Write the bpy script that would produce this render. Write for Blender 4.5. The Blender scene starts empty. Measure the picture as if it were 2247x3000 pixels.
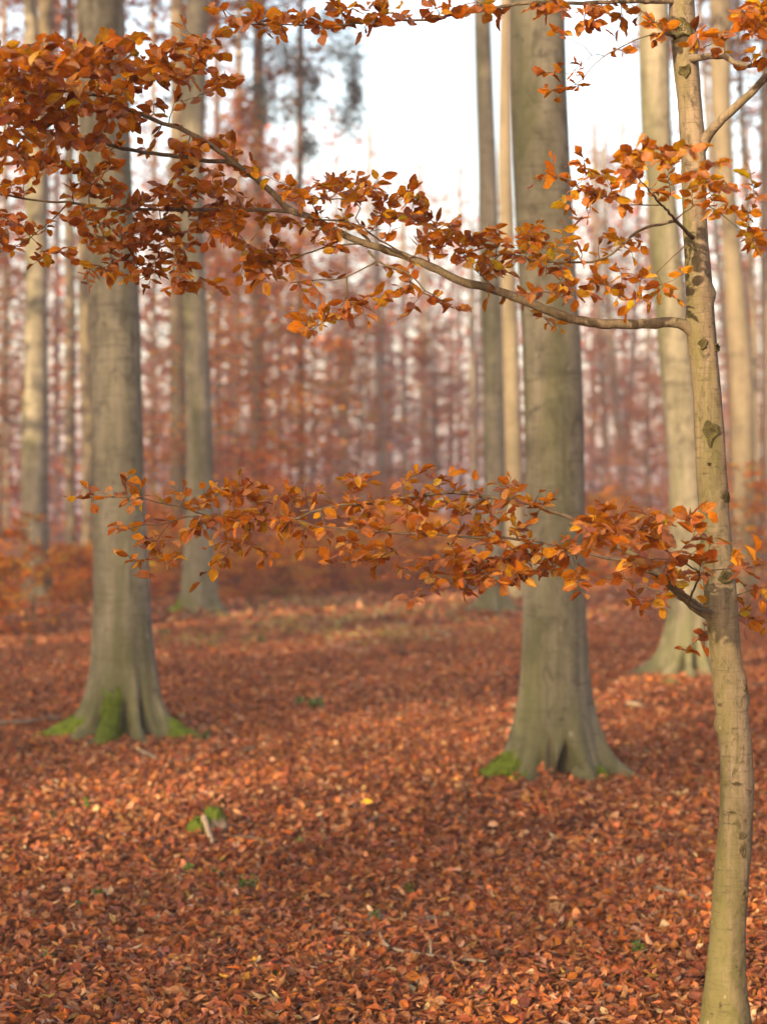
import bpy, math
import numpy as np
from mathutils import Vector

rng = np.random.default_rng(11)
R = math.radians
F = 5447.0                 # focal length in photograph pixels (2247 x 3000)
H0 = 1.65                  # eye height
SC = bpy.context.scene
COL = SC.collection

# ------------------------------------------------------------------ placing
def P(x, y, d):
    return np.array([(x - 1123.5) / F * d, d, H0 - (y - 1500.0) / F * d])

def ground_z(x, y):
    x = np.asarray(x, float); y = np.asarray(y, float)
    a = 0.022 * np.sin(x * 1.3 + y * 0.55 + 0.4) + 0.018 * np.sin(y * 1.1 - x * 0.7 + 2.0) + 0.012 * np.sin(x * 2.9 + 1.0) * np.sin(y * 2.3)
    far = np.clip((y - 45.0) / 60.0, 0, 1.5)
    return a + 0.25 * far * np.sin(x * 0.09 + 1.3) + 0.5 * far * far

def G(x, y):
    d = F * H0 / (y - 1500.0)
    p = P(x, y, d)
    p[2] = float(ground_z(p[0], p[1]))
    return p

# ------------------------------------------------------------------ mesh builder
class MB:
    def __init__(s):
        s.v = []; s.f = []; s.c = []; s.l = []; s.m = []; s.n = 0
    def add(s, v, f, col=None, lv=None, mat=0):
        v = np.asarray(v, np.float32).reshape(-1, 3)
        f = np.asarray(f, np.int64)
        s.v.append(v); s.f.append(f + s.n)
        s.c.append(np.ones((len(v), 3), np.float32) if col is None else np.asarray(col, np.float32).reshape(-1, 3))
        s.l.append(np.zeros((len(v), 3), np.float32) if lv is None else np.asarray(lv, np.float32).reshape(-1, 3))
        s.m.append(np.full(len(f), mat, np.int32))
        s.n += len(v)
    def mesh(s, name, mats, origin=(0, 0, 0), smooth=True, attrs=True):
        v = np.concatenate(s.v) - np.asarray(origin, np.float32)
        f = np.concatenate(s.f).astype(np.int32)
        me = bpy.data.meshes.new(name)
        me.vertices.add(len(v)); me.vertices.foreach_set('co', v.ravel())
        me.loops.add(f.size); me.loops.foreach_set('vertex_index', f.ravel())
        me.polygons.add(len(f))
        me.polygons.foreach_set('loop_start', np.arange(0, f.size, 4, dtype=np.int32))
        me.polygons.foreach_set('loop_total', np.full(len(f), 4, np.int32))
        for m in mats: me.materials.append(m)
        me.polygons.foreach_set('material_index', np.concatenate(s.m))
        me.polygons.foreach_set('use_smooth', np.full(len(f), smooth, bool))
        if attrs:
            a = me.attributes.new('Col', 'FLOAT_VECTOR', 'POINT'); a.data.foreach_set('vector', np.concatenate(s.c).ravel())
            a = me.attributes.new('lv', 'FLOAT_VECTOR', 'POINT'); a.data.foreach_set('vector', np.concatenate(s.l).ravel())
        me.update(); me.validate()
        return me

def link(name, me, parent=None, loc=(0, 0, 0)):
    o = bpy.data.objects.new(name, me); COL.objects.link(o)
    o.location = loc
    if parent: o.parent = parent
    return o

def tag(o, label=None, cat=None, group=None, kind=None):
    if label: o['label'] = label
    if cat: o['category'] = cat
    if group: o['group'] = group
    if kind: o['kind'] = kind
    return o

def empty(name, loc, label, cat, group=None):
    o = bpy.data.objects.new(name, None); COL.objects.link(o)
    o.location = [float(a) for a in loc]
    o.empty_display_size = 0.3
    return tag(o, label, cat, group)

def unit(v):
    v = np.asarray(v, float)
    return v / np.maximum(np.linalg.norm(v, axis=-1, keepdims=True), 1e-9)

def smooth_path(pts, step):
    """Catmull-Rom through pts (n,k), resampled about every `step`."""
    pts = np.asarray(pts, float)
    if len(pts) < 3:
        n = max(2, int(np.linalg.norm(pts[-1, :3] - pts[0, :3]) / step) + 1)
        t = np.linspace(0, 1, n)[:, None]
        return pts[0] * (1 - t) + pts[-1] * t
    e = np.vstack([2 * pts[0] - pts[1], pts, 2 * pts[-1] - pts[-2]])
    out = []
    for i in range(len(pts) - 1):
        p0, p1, p2, p3 = e[i:i + 4]
        n = max(1, int(np.linalg.norm(p2[:3] - p1[:3]) / step))
        t = (np.arange(n) / n)[:, None]
        out.append(0.5 * (2 * p1 + (p2 - p0) * t + (2 * p0 - 5 * p1 + 4 * p2 - p3) * t ** 2 + (3 * p1 - p0 - 3 * p2 + p3) * t ** 3))
    out.append(pts[-1:])
    return np.concatenate(out)

def tube(mb, pts, rad, sides=6, rough=0.0, mat=0, col=None):
    pts = np.asarray(pts, float); n = len(pts)
    rad = np.broadcast_to(np.asarray(rad, float), (n,)).copy()
    t = unit(np.gradient(pts, axis=0))
    ref = np.array([0.0, 0.0, 1.0]) if abs(t[0, 2]) < 0.9 else np.array([1.0, 0.0, 0.0])
    a = np.zeros((n, 3)); b = np.zeros((n, 3))
    u = ref
    for i in range(n):
        u = u - t[i] * np.dot(u, t[i]); u = u / max(np.linalg.norm(u), 1e-9)
        a[i] = u; b[i] = np.cross(t[i], u)
    th = np.linspace(0, 2 * np.pi, sides, endpoint=False)
    rr = rad[:, None] * (1 + rough * rng.normal(size=(n, sides)))
    v = pts[:, None] + rr[..., None] * (np.cos(th)[None, :, None] * a[:, None] + np.sin(th)[None, :, None] * b[:, None])
    i = np.arange(n - 1)[:, None] * sides; j = np.arange(sides)[None]; k = (j + 1) % sides
    f = np.stack([i + j, i + k, i + sides + k, i + sides + j], -1).reshape(-1, 4)
    vv = v.reshape(-1, 3)
    # end cap
    cap = np.array([[(n - 1) * sides + q, (n - 1) * sides + (q + 1) % sides, n * sides, n * sides] for q in range(sides)])
    vv = np.vstack([vv, pts[-1] + t[-1] * rad[-1] * 0.6])
    f = np.vstack([f, np.column_stack([cap[:, 0], cap[:, 1], cap[:, 2], cap[:, 2]])]) if False else f
    mb.add(vv, f, mat=mat, col=None if col is None else np.tile(col, (len(vv), 1)))

def leaves(mb, base, direc, normal, L, ratio, fold, curl, roll, wave, col, S=7, A=5, ragged=0.0, mat=0):
    """Beech leaves: base point, midrib direction, face normal; S stations along, A points across."""
    N = len(base)
    t = unit(direc); nrm = normal - t * np.sum(normal * t, -1, keepdims=True); nrm = unit(nrm)
    s = np.cross(nrm, t)
    v = np.linspace(0, 1, S); u = np.linspace(-1, 1, A)
    v0 = np.clip((v - 0.10) / 0.90, 0, 1)
    shp = np.sin(np.pi * v0 ** 0.88) ** 0.72 * (1 - 0.12 * v0)
    shp = np.maximum(shp, 0.03); shp[-1] = 0.015
    w = 0.5 * ratio[:, None] * L[:, None] * shp[None]                        # N,S
    ph = rng.uniform(0, 6.28, (N, 1))
    rag = 1 + ragged * rng.normal(size=(N, S, A)) * (np.abs(u) > 0.9)[None, None] * (shp > 0.3)[None, :, None]
    rl = roll[:, None, None] * u[None, None]
    rl = np.where(np.abs(rl) < 1e-3, 1e-3, rl)
    y = w[..., None] * np.sin(rl) / rl * u * rag
    z = w[..., None] * (1 - np.cos(rl)) / rl * u
    z = z + np.abs(y) * fold[:, None, None]
    z = z + wave[:, None, None] * L[:, None, None] * np.sin(2 * np.pi * 3.0 * v[None, :, None] + ph[..., None] + u * 1.1) * np.abs(u)[None, None] ** 1.5 * shp[None, :, None]
    c = np.where(np.abs(curl) < 1e-3, 1e-3, curl)[:, None]
    cv = c * v[None]
    x = L[:, None] * np.sin(cv) / c
    zb = L[:, None] * (1 - np.cos(cv)) / c
    X = x[..., None] - z * np.sin(cv)[..., None]
    Z = zb[..., None] + z * np.cos(cv)[..., None]
    V = base[:, None, None] + X[..., None] * t[:, None, None] + y[..., None] * s[:, None, None] + Z[..., None] * nrm[:, None, None]
    n0 = (np.arange(N) * S * A)[:, None, None]; i = np.arange(S - 1)[None, :, None] * A; j = np.arange(A - 1)[None, None]
    a = n0 + i + j
    f = np.stack([a, a + 1, a + A + 1, a + A], -1).reshape(-1, 4)
    lv = np.zeros((N, S, A, 3), np.float32)
    lv[..., 0] = u[None, None]; lv[..., 1] = v[None, :, None]; lv[..., 2] = rng.uniform(0, 1, N)[:, None, None]
    cc = np.broadcast_to(col[:, None, None], (N, S, A, 3))
    mb.add(V.reshape(-1, 3), f, cc.reshape(-1, 3), lv.reshape(-1, 3), mat)

def cards(mb, pos, size, col, flat=0.6, mat=0, ratio=0.6):
    """Leafy sprays as bent diamond-shaped leaf faces."""
    N = len(pos)
    nr = unit(np.array([0, 0, 1.0]) * flat + rng.normal(size=(N, 3)) * (1 - flat) * 1.2 + 1e-3)
    d = rng.normal(size=(N, 3)); d[:, 2] *= 0.4
    t = unit(d - nr * np.sum(d * nr, -1, keepdims=True)); s = np.cross(nr, t)
    sz = size[:, None]
    v = np.stack([pos - t * sz * .5, pos + s * sz * .5 * ratio + nr * sz * 0.08, pos + t * sz * .5 - nr * sz * .06, pos - s * sz * .5 * ratio + nr * sz * 0.08], 1)
    f = (np.arange(N) * 4)[:, None] + np.arange(4)[None]
    lv = np.zeros((N, 4, 3)); lv[..., 2] = rng.uniform(0, 1, N)[:, None]
    mb.add(v.reshape(-1, 3), f, np.repeat(col, 4, 0), lv.reshape(-1, 3), mat)

def palette(n, cols, wts, jit=0.16, shift=0.0):
    cols = np.array(cols, float); wts = np.array(wts, float)
    c = cols[rng.choice(len(cols), n, p=wts / wts.sum())]
    c = c * np.exp(rng.normal(size=(n, 1)) * jit) * np.exp(rng.normal(size=(n, 3)) * jit * 0.4)
    return np.clip(c, 0.004, 0.9)

# ------------------------------------------------------------------ materials
class NT:
    def __init__(s, name):
        s.m = bpy.data.materials.new(name); s.m.use_nodes = True
        s.t = s.m.node_tree; s.t.nodes.clear()
        s.out = s.t.nodes.new('ShaderNodeOutputMaterial')
    def n(s, typ, ins=None, **kw):
        nd = s.t.nodes.new(typ)
        for k, v in kw.items(): setattr(nd, k, v)
        for k, v in (ins or {}).items(): s.set(nd.inputs[k], v)
        return nd
    def set(s, sock, v):
        if isinstance(v, bpy.types.NodeSocket): s.t.links.new(v, sock)
        else: sock.default_value = v
    def math(s, op, a, b=0.0, clamp=False):
        nd = s.t.nodes.new('ShaderNodeMath'); nd.operation = op; nd.use_clamp = clamp
        s.set(nd.inputs[0], a); s.set(nd.inputs[1], b)
        return nd.outputs[0]
    def mix(s, fac, a, b, blend='MIX'):
        nd = s.t.nodes.new('ShaderNodeMix'); nd.data_type = 'RGBA'; nd.blend_type = blend
        s.set(nd.inputs[0], fac); s.set(nd.inputs[6], a); s.set(nd.inputs[7], b)
        return nd.outputs[2]
    def ramp(s, fac, lo, hi):
        nd = s.t.nodes.new('ShaderNodeMapRange'); nd.clamp = True
        s.set(nd.inputs[0], fac); nd.inputs[1].default_value = lo; nd.inputs[2].default_value = hi
        return nd.outputs[0]
    def noise(s, vec, scale, detail=4.0, rough=0.55, dist=0.0):
        nd = s.n('ShaderNodeTexNoise', {'Scale': scale, 'Detail': detail, 'Roughness': rough, 'Distortion': dist})
        s.set(nd.inputs['Vector'], vec)
        return nd.outputs['Fac']
    def mapping(s, vec, scale):
        nd = s.n('ShaderNodeMapping', {'Scale': scale}); s.set(nd.inputs['Vector'], vec)
        return nd.outputs[0]
    def bump(s, h, strength, dist):
        nd = s.n('ShaderNodeBump', {'Strength': strength, 'Distance': dist, 'Height': h})
        return nd.outputs[0]

def C4(r, g, b): return (r, g, b, 1.0)

def leaf_material(name, detail=True, trans=0.5, gloss=0.12):
    q = NT(name)
    at = q.n('ShaderNodeAttribute', attribute_name='Col').outputs['Vector']
    col = at
    bump = None
    if detail:
        lv = q.n('ShaderNodeAttribute', attribute_name='lv').outputs['Vector']
        sx = q.n('ShaderNodeSeparateXYZ', {0: lv})
        u, v, r = sx.outputs
        au = q.math('ABSOLUTE', u)
        # side veins climbing from the midrib
        ph = q.math('SUBTRACT', q.math('MULTIPLY', v, 9.0), q.math('MULTIPLY', au, 1.8))
        vein = q.math('ABSOLUTE', q.math('SINE', q.math('MULTIPLY', ph, math.pi)))
        side = q.math('SUBTRACT', 1.0, q.ramp(vein, 0.0, 0.30))
        mid = q.math('SUBTRACT', 1.0, q.ramp(au, 0.02, 0.07))
        vn = q.math('MAXIMUM', q.math('MULTIPLY', side, 0.55), mid)
        col = q.mix(q.math('MULTIPLY', vn, 0.42), col, q.mix(1.0, col, C4(0.45, 0.33, 0.25), 'MULTIPLY'))
        cv = q.n('ShaderNodeCombineXYZ', {0: q.math('MULTIPLY', u, 0.6), 1: v, 2: q.math('MULTIPLY', r, 57.0)}).outputs[0]
        blot = q.noise(cv, 3.2, 5.0, 0.62)
        col = q.mix(q.ramp(blot, 0.52, 0.72), col, q.mix(1.0, col, C4(0.50, 0.36, 0.32), 'MULTIPLY'))
        col = q.mix(q.ramp(blot, 0.45, 0.28), col, q.mix(1.0, col, C4(1.35, 1.5, 1.3), 'MULTIPLY'))
        bump = q.bump(q.math('ADD', vein, q.math('MULTIPLY', blot, 0.5)), 0.55, 0.0016)
    dif = q.n('ShaderNodeBsdfDiffuse', {'Color': col})
    tcol = q.mix(1.0, col, C4(1.55, 1.35, 0.6), 'MULTIPLY')
    trn = q.n('ShaderNodeBsdfTranslucent', {'Color': tcol})
    gl = q.n('ShaderNodeBsdfGlossy', {'Color': C4(1, 1, 1), 'Roughness': 0.55})
    if bump:
        for nd in (dif, gl): q.set(nd.inputs['Normal'], bump)
    m1 = q.n('ShaderNodeMixShader', {0: trans, 1: dif.outputs[0], 2: trn.outputs[0]})
    fr = q.n('ShaderNodeFresnel', {'IOR': 1.4})
    m2 = q.n('ShaderNodeMixShader', {0: q.math('MULTIPLY', fr.outputs[0], gloss * 3), 1: m1.outputs[0], 2: gl.outputs[0]})
    q.t.links.new(m2.outputs[0], q.out.inputs[0])
    return q.m

def bark_material(name, base, pale, dark, algae, zs=1.0, algae_amt=0.5, fine=1.0, spots=True, bumpd=0.006, side=0.0, ring=0.5, blot=0.5):
    q = NT(name)
    ob = q.n('ShaderNodeTexCoord').outputs['Object']
    info = q.n('ShaderNodeObjectInfo').outputs['Random']
    off = q.n('ShaderNodeVectorMath', {0: ob, 1: q.n('ShaderNodeCombineXYZ', {0: q.math('MULTIPLY', info, 40.0), 2: q.math('MULTIPLY', info, 23.0)}).outputs[0]}, operation='ADD').outputs[0]
    big = q.noise(q.mapping(off, (3 * zs, 3 * zs, 0.7 * zs)), 1.0, 5.0, 0.6, 0.4)
    streak = q.noise(q.mapping(off, (16 * zs, 16 * zs, 0.9 * zs)), 1.0, 4.0, 0.6, 0.2)
    band = q.noise(q.mapping(off, (4.5 * zs, 4.5 * zs, 46 * zs)), 1.0, 4.0, 0.6, 0.6)
    grain = q.noise(q.mapping(off, (70 * zs, 70 * zs, 90 * zs)), 1.0, 3.0, 0.7)
    col = q.mix(q.ramp(big, 0.36, 0.62), C4(*base), C4(*pale))
    col = q.mix(q.math('MULTIPLY', q.ramp(streak, 0.50, 0.70), 0.55), col, C4(*dark))
    al = q.noise(q.mapping(off, (3.4 * zs, 3.4 * zs, 0.45 * zs)), 1.0, 6.0, 0.7, 0.6)
    blotch = q.noise(q.mapping(off, (11 * zs, 11 * zs, 7 * zs)), 1.0, 4.0, 0.65, 0.8)
    col = q.mix(q.math('MULTIPLY', q.ramp(blotch, 0.53, 0.66), blot), col, C4(*pale))
    col = q.mix(q.math('MULTIPLY', q.ramp(blotch, 0.46, 0.33), blot), col, C4(*dark))
    rings = q.noise(q.mapping(off, (1.6 * zs, 1.6 * zs, 13 * zs)), 1.0, 3.0, 0.6, 0.5)
    col = q.mix(q.math('MULTIPLY', q.ramp(rings, 0.60, 0.70), ring), col, C4(*dark))
    nx = q.n('ShaderNodeSeparateXYZ', {0: q.n('ShaderNodeTexCoord').outputs['Normal']}).outputs[0]
    foot = q.math('MULTIPLY', q.ramp(q.n('ShaderNodeSeparateXYZ', {0: ob}).outputs[2], 1.1, 0.0), 0.19)
    col = q.mix(q.math('MULTIPLY', q.ramp(q.math('ADD', al, q.math('SUBTRACT', foot, q.math('MULTIPLY', nx, side))), 0.46, 0.66), algae_amt), col, C4(*algae))
    col = q.mix(q.math('MULTIPLY', q.ramp(band, 0.56, 0.70), 0.55 * fine), col, C4(*dark))
    col = q.mix(q.math('MULTIPLY', q.ramp(grain, 0.55, 0.75), 0.35 * fine), col, C4(*dark))
    h = q.math('ADD', q.math('MULTIPLY', band, -0.8), q.math('MULTIPLY', grain, 0.35))
    h = q.math('ADD', h, q.math('MULTIPLY', big, 1.2))
    if spots:
        vo = q.n('ShaderNodeTexVoronoi', {'Vector': q.mapping(off, (9 * zs, 9 * zs, 6 * zs)), 'Scale': 1.0, 'Randomness': 1.0})
        sp = q.math('MULTIPLY', q.ramp(vo.outputs['Distance'], 0.16, 0.06), q.ramp(q.noise(q.mapping(off, (3 * zs,) * 3), 1.0, 2.0), 0.52, 0.62))
        col = q.mix(q.math('MULTIPLY', sp, 0.6), col, C4(*[min(0.8, p * 1.25) for p in pale]))
        vd = q.n('ShaderNodeTexVoronoi', {'Vector': q.mapping(off, (5 * zs, 5 * zs, 9 * zs)), 'Scale': 1.0})
        sd = q.math('MULTIPLY', q.ramp(vd.outputs['Distance'], 0.14, 0.05), q.ramp(big, 0.55, 0.50))
        col = q.mix(q.math('MULTIPLY', sd, 0.7), col, C4(*[d * 0.5 for d in dark]))
    bs = q.n('ShaderNodeBsdfPrincipled', {'Base Color': col, 'Roughness': 0.82, 'Normal': q.bump(h, 0.6, bumpd)})
    bs.inputs['Specular IOR Level'].default_value = 0.25
    q.t.links.new(bs.outputs[0], q.out.inputs[0])
    return q.m

def noise_material(name, c1, c2, c3, scale, bumpd=0.01, rough=0.9):
    q = NT(name)
    ob = q.n('ShaderNodeTexCoord').outputs['Object']
    n1 = q.noise(ob, scale, 5.0, 0.6); n2 = q.noise(ob, scale * 4.3, 4.0, 0.6)
    col = q.mix(q.ramp(n1, 0.38, 0.62), C4(*c1), C4(*c2))
    col = q.mix(q.ramp(n2, 0.52, 0.68), col, C4(*c3))
    bs = q.n('ShaderNodeBsdfPrincipled', {'Base Color': col, 'Roughness': rough, 'Normal': q.bump(q.math('ADD', n1, n2), 0.8, bumpd)})
    bs.inputs['Specular IOR Level'].default_value = 0.15
    q.t.links.new(bs.outputs[0], q.out.inputs[0])
    return q.m

M_LEAF = leaf_material('beech_leaf', True, 0.50, 0.018)
M_LITTER = leaf_material('fallen_leaf', True, 0.12, 0.012)
M_FAR = leaf_material('far_foliage', False, 0.50, 0.0)
M_GREEN = leaf_material('green_sprig', False, 0.30, 0.05)
M_BARK = bark_material('beech_bark', (0.116, 0.101, 0.074), (0.198, 0.178, 0.135), (0.048, 0.042, 0.032), (0.066, 0.070, 0.027), 1.0, 0.8, side=0.05, blot=0.75)
M_BARKFAR = bark_material('far_beech_bark', (0.1035, 0.0828, 0.0540), (0.1575, 0.1305, 0.0882), (0.0540, 0.0423, 0.0297), (0.0810, 0.0765, 0.0315), 0.8, 0.4, spots=False)
M_BARKDARK = bark_material('dark_bark', (0.075, 0.045, 0.032), (0.11, 0.07, 0.05), (0.035, 0.022, 0.018), (0.09, 0.085, 0.04), 1.0, 0.3, spots=False)
M_SAPBARK = bark_material('young_bark', (0.100, 0.074, 0.050), (0.162, 0.125, 0.089), (0.030, 0.023, 0.014), (0.070, 0.068, 0.017), 3.4, 0.75, 1.0, True, 0.004, side=0.05, ring=0.15, blot=0.8)
M_BRANCH = bark_material('branch_bark', (0.070, 0.048, 0.031), (0.130, 0.098, 0.066), (0.028, 0.019, 0.012), (0.060, 0.056, 0.020), 9.0, 0.35, 0.8, False, 0.0012)
M_LIMB = bark_material('limb_bark', (0.095, 0.072, 0.049), (0.170, 0.133, 0.095), (0.036, 0.027, 0.017), (0.075, 0.072, 0.024), 6.5, 0.5, 0.9, True, 0.002)
M_SCAR = noise_material('scar_bark', (0.040, 0.033, 0.014), (0.070, 0.062, 0.024), (0.016, 0.012, 0.007), 55.0, 0.004)
M_SCARPALE = noise_material('faint_scar_bark', (0.068, 0.054, 0.030), (0.10, 0.078, 0.048), (0.034, 0.027, 0.015), 60.0, 0.004)
M_MOSS = noise_material('moss', (0.060, 0.090, 0.007), (0.110, 0.150, 0.012), (0.022, 0.034, 0.005), 26.0, 0.02)
M_STICK = noise_material('dead_wood', (0.22, 0.16, 0.105), (0.32, 0.25, 0.175), (0.09, 0.065, 0.042), 18.0, 0.004)
M_STICKD = noise_material('dark_dead_wood', (0.10, 0.075, 0.055), (0.17, 0.13, 0.10), (0.045, 0.033, 0.025), 18.0, 0.004)

# ------------------------------------------------------------------ ground
def ground_material():
    q = NT('forest_soil')
    ob = q.n('ShaderNodeTexCoord').outputs['Object']
    n1 = q.noise(ob, 9.0, 6.0, 0.65); n2 = q.noise(ob, 38.0, 4.0, 0.6); n3 = q.noise(ob, 0.25, 3.0, 0.5)
    vo = q.n('ShaderNodeTexVoronoi', {'Vector': ob, 'Scale': 22.0})
    col = q.mix(q.ramp(n1, 0.40, 0.62), C4(0.085, 0.035, 0.018), C4(0.20, 0.075, 0.030))
    col = q.mix(q.ramp(n2, 0.5, 0.7), col, C4(0.035, 0.020, 0.013))
    col = q.mix(q.math('MULTIPLY', q.ramp(vo.outputs['Color'], 0.55, 0.8), 0.6), col, C4(0.30, 0.12, 0.045))
    col = q.mix(q.math('MULTIPLY', q.ramp(n3, 0.5, 0.65), 0.3), col, C4(0.26, 0.10, 0.035))
    bs = q.n('ShaderNodeBsdfPrincipled', {'Base Color': col, 'Roughness': 0.95, 'Normal': q.bump(n2, 0.8, 0.03)})
    bs.inputs['Specular IOR Level'].default_value = 0.1
    q.t.links.new(bs.outputs[0], q.out.inputs[0])
    return q.m

ys = np.concatenate([np.arange(-60, 3, 3.0), np.arange(3, 30, 0.22), np.arange(30, 90, 1.5), np.arange(90, 420, 8.0)])
xs = np.concatenate([-np.geomspace(10, 260, 26)[::-1], np.arange(-9.8, 9.9, 0.22), np.geomspace(10, 260, 26)])
gx, gy = np.meshgrid(xs, ys)
gv = np.stack([gx, gy, ground_z(gx, gy) - 0.012], -1).reshape(-1, 3)
nx = len(xs); ii = np.arange(len(ys) - 1)[:, None] * nx; jj = np.arange(nx - 1)[None]
gf = np.stack([ii + jj, ii + jj + 1, ii + nx + jj + 1, ii + nx + jj], -1).reshape(-1, 4)
mb = MB(); mb.add(gv, gf)
tag(link('ground', mb.mesh('ground', [ground_material()], attrs=False)), kind='structure')

# ------------------------------------------------------------------ leaf litter
LIT = [(0.3001, 0.1118, 0.0431), (0.2548, 0.0838, 0.0349), (0.3738, 0.1778, 0.0833), (0.1869, 0.0584, 0.0296), (0.4303, 0.2667, 0.1548), (0.0962, 0.0381, 0.0256), (0.3398, 0.1066, 0.0242), (0.4303, 0.2412, 0.0538)]
LITW = [28, 26, 15, 15, 4, 8, 8, 0.6]
def scatter(d0, d1, margin, dens):
    hw1 = 0.2065 * d1 + margin
    n = int(dens * (d1 - d0) * 2 * hw1)
    y = rng.uniform(d0, d1, n); x = rng.uniform(-hw1, hw1, n)
    k = np.abs(x) < 0.2065 * y + margin
    return x[k], y[k]
def litter(mb, d0, d1, margin, dens, S, A, size, tilt, lift):
    x, y = scatter(d0, d1, margin, dens)
    n = len(x)
    az = rng.uniform(0, 6.283, n)
    ti = np.abs(rng.normal(size=n)) * tilt
    ta = rng.uniform(0, 6.283, n)
    nr = np.stack([np.sin(ti) * np.cos(ta), np.sin(ti) * np.sin(ta), np.cos(ti)], -1)
    nr[rng.uniform(size=n) < 0.4] *= -1
    d = np.stack([np.cos(az), np.sin(az), rng.normal(size=n) * 0.22], -1)
    L = size * np.exp(np.clip(rng.normal(size=n) * 0.24, -0.7, 0.4))
    base = np.stack([x, y, ground_z(x, y) + rng.uniform(0.0, lift, n) + L * 0.12 * np.sin(ti)], -1) - d * L[:, None] * 0.5
    clump = 0.95 + 0.14 * (np.sin(x * 2.1 + 1.7 * np.sin(y * 1.3)) * np.sin(y * 1.7 + x * 0.6))
    col = palette(n, LIT, LITW, 0.2) * np.clip(clump, 0.6, 1.25)[:, None]
    leaves(mb, base, d, nr, L, rng.uniform(0.45, 0.75, n), rng.normal(size=n) * 0.3, rng.normal(size=n) * 0.95,
           rng.normal(size=n) * 1.05, rng.uniform(0.015, 0.075, n), col, S, A, 0.10)
mb = MB()
litter(mb, 4.6, 8.8, 0.9, 3000, 6, 5, 0.0425, 0.62, 0.035)
litter(mb, 8.8, 15, 1.0, 1750, 4, 3, 0.046, 0.55, 0.04)
litter(mb, 15, 27, 1.5, 760, 3, 3, 0.055, 0.5, 0.045)
for (cx, cy_, r0, r1, n) in [(-1.93, 13.8, 0.22, 0.95, 1500), (1.03, 11.3, 0.26, 0.85, 1500), (3.0, 18.3, 0.3, 1.1, 1300), (1.02, 5.5, 0.07, 0.3, 260)]:
    a_ = rng.uniform(0, 6.28, n); r_ = r0 + (r1 - r0) * rng.beta(1.2, 2.2, n); x_ = cx + r_ * np.cos(a_); y_ = cy_ + r_ * np.sin(a_)
    nr_ = unit(np.stack([0.5 * np.cos(a_), 0.5 * np.sin(a_), np.ones(n)], -1) + rng.normal(size=(n, 3)) * 0.4)
    up_ = 0.11 * np.exp(-(r_ - r0) / 0.16) * (0.3 + 0.7 * np.sin(3 * a_ + cx) ** 2) * rng.uniform(0.2, 1, n)
    leaves(mb, np.stack([x_, y_, ground_z(x_, y_) + 0.01 + up_], -1), rng.normal(size=(n, 3)) * [1, 1, 0.3], nr_, 0.046 * np.exp(rng.normal(size=n) * 0.2), rng.uniform(0.5, 0.72, n), rng.normal(size=n) * 0.3,
           rng.normal(size=n) * 0.9, rng.normal(size=n) * 0.9, rng.uniform(0.01, 0.06, n), palette(n, LIT, LITW, 0.2), 4, 3, 0.08)
for _ in range(420):                                               # broken twigs mixed in with the leaves
    yq = rng.uniform(4.8, 14); xq = rng.uniform(-1, 1) * (0.21 * yq + 0.8); a_ = rng.uniform(0, 3.14); l_ = rng.uniform(0.04, 0.22)
    tq = np.linspace(-0.5, 0.5, 5)
    q_ = np.stack([xq + tq * l_ * math.cos(a_) + rng.normal() * 0.2 * l_ * tq ** 2, yq + tq * l_ * math.sin(a_), 0 * tq], -1)
    q_[:, 2] = ground_z(q_[:, 0], q_[:, 1]) + 0.022 + tq * rng.normal() * 0.03
    tube(mb, q_, rng.uniform(0.0013, 0.004), 4, col=np.array([[0.12, 0.085, 0.055], [0.06, 0.042, 0.03], [0.24, 0.18, 0.12]])[rng.integers(3)])
litter(mb, 27, 60, 2.5, 75, 3, 3, 0.14, 0.45, 0.06)
litter(mb, -2, 4.6, 2.5, 220, 4, 3, 0.062, 0.5, 0.03)
tag(link('leaf_litter', mb.mesh('leaf_litter', [M_LITTER])), 'copper brown fallen beech leaves covering the forest floor', 'leaves', kind='stuff')

# ------------------------------------------------------------------ trunks
def interp_edges(edges):
    e = np.array(sorted(edges), float)
    return e[:, 0], (e[:, 1] + e[:, 2]) / 2, (e[:, 2] - e[:, 1]) / 2

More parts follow.
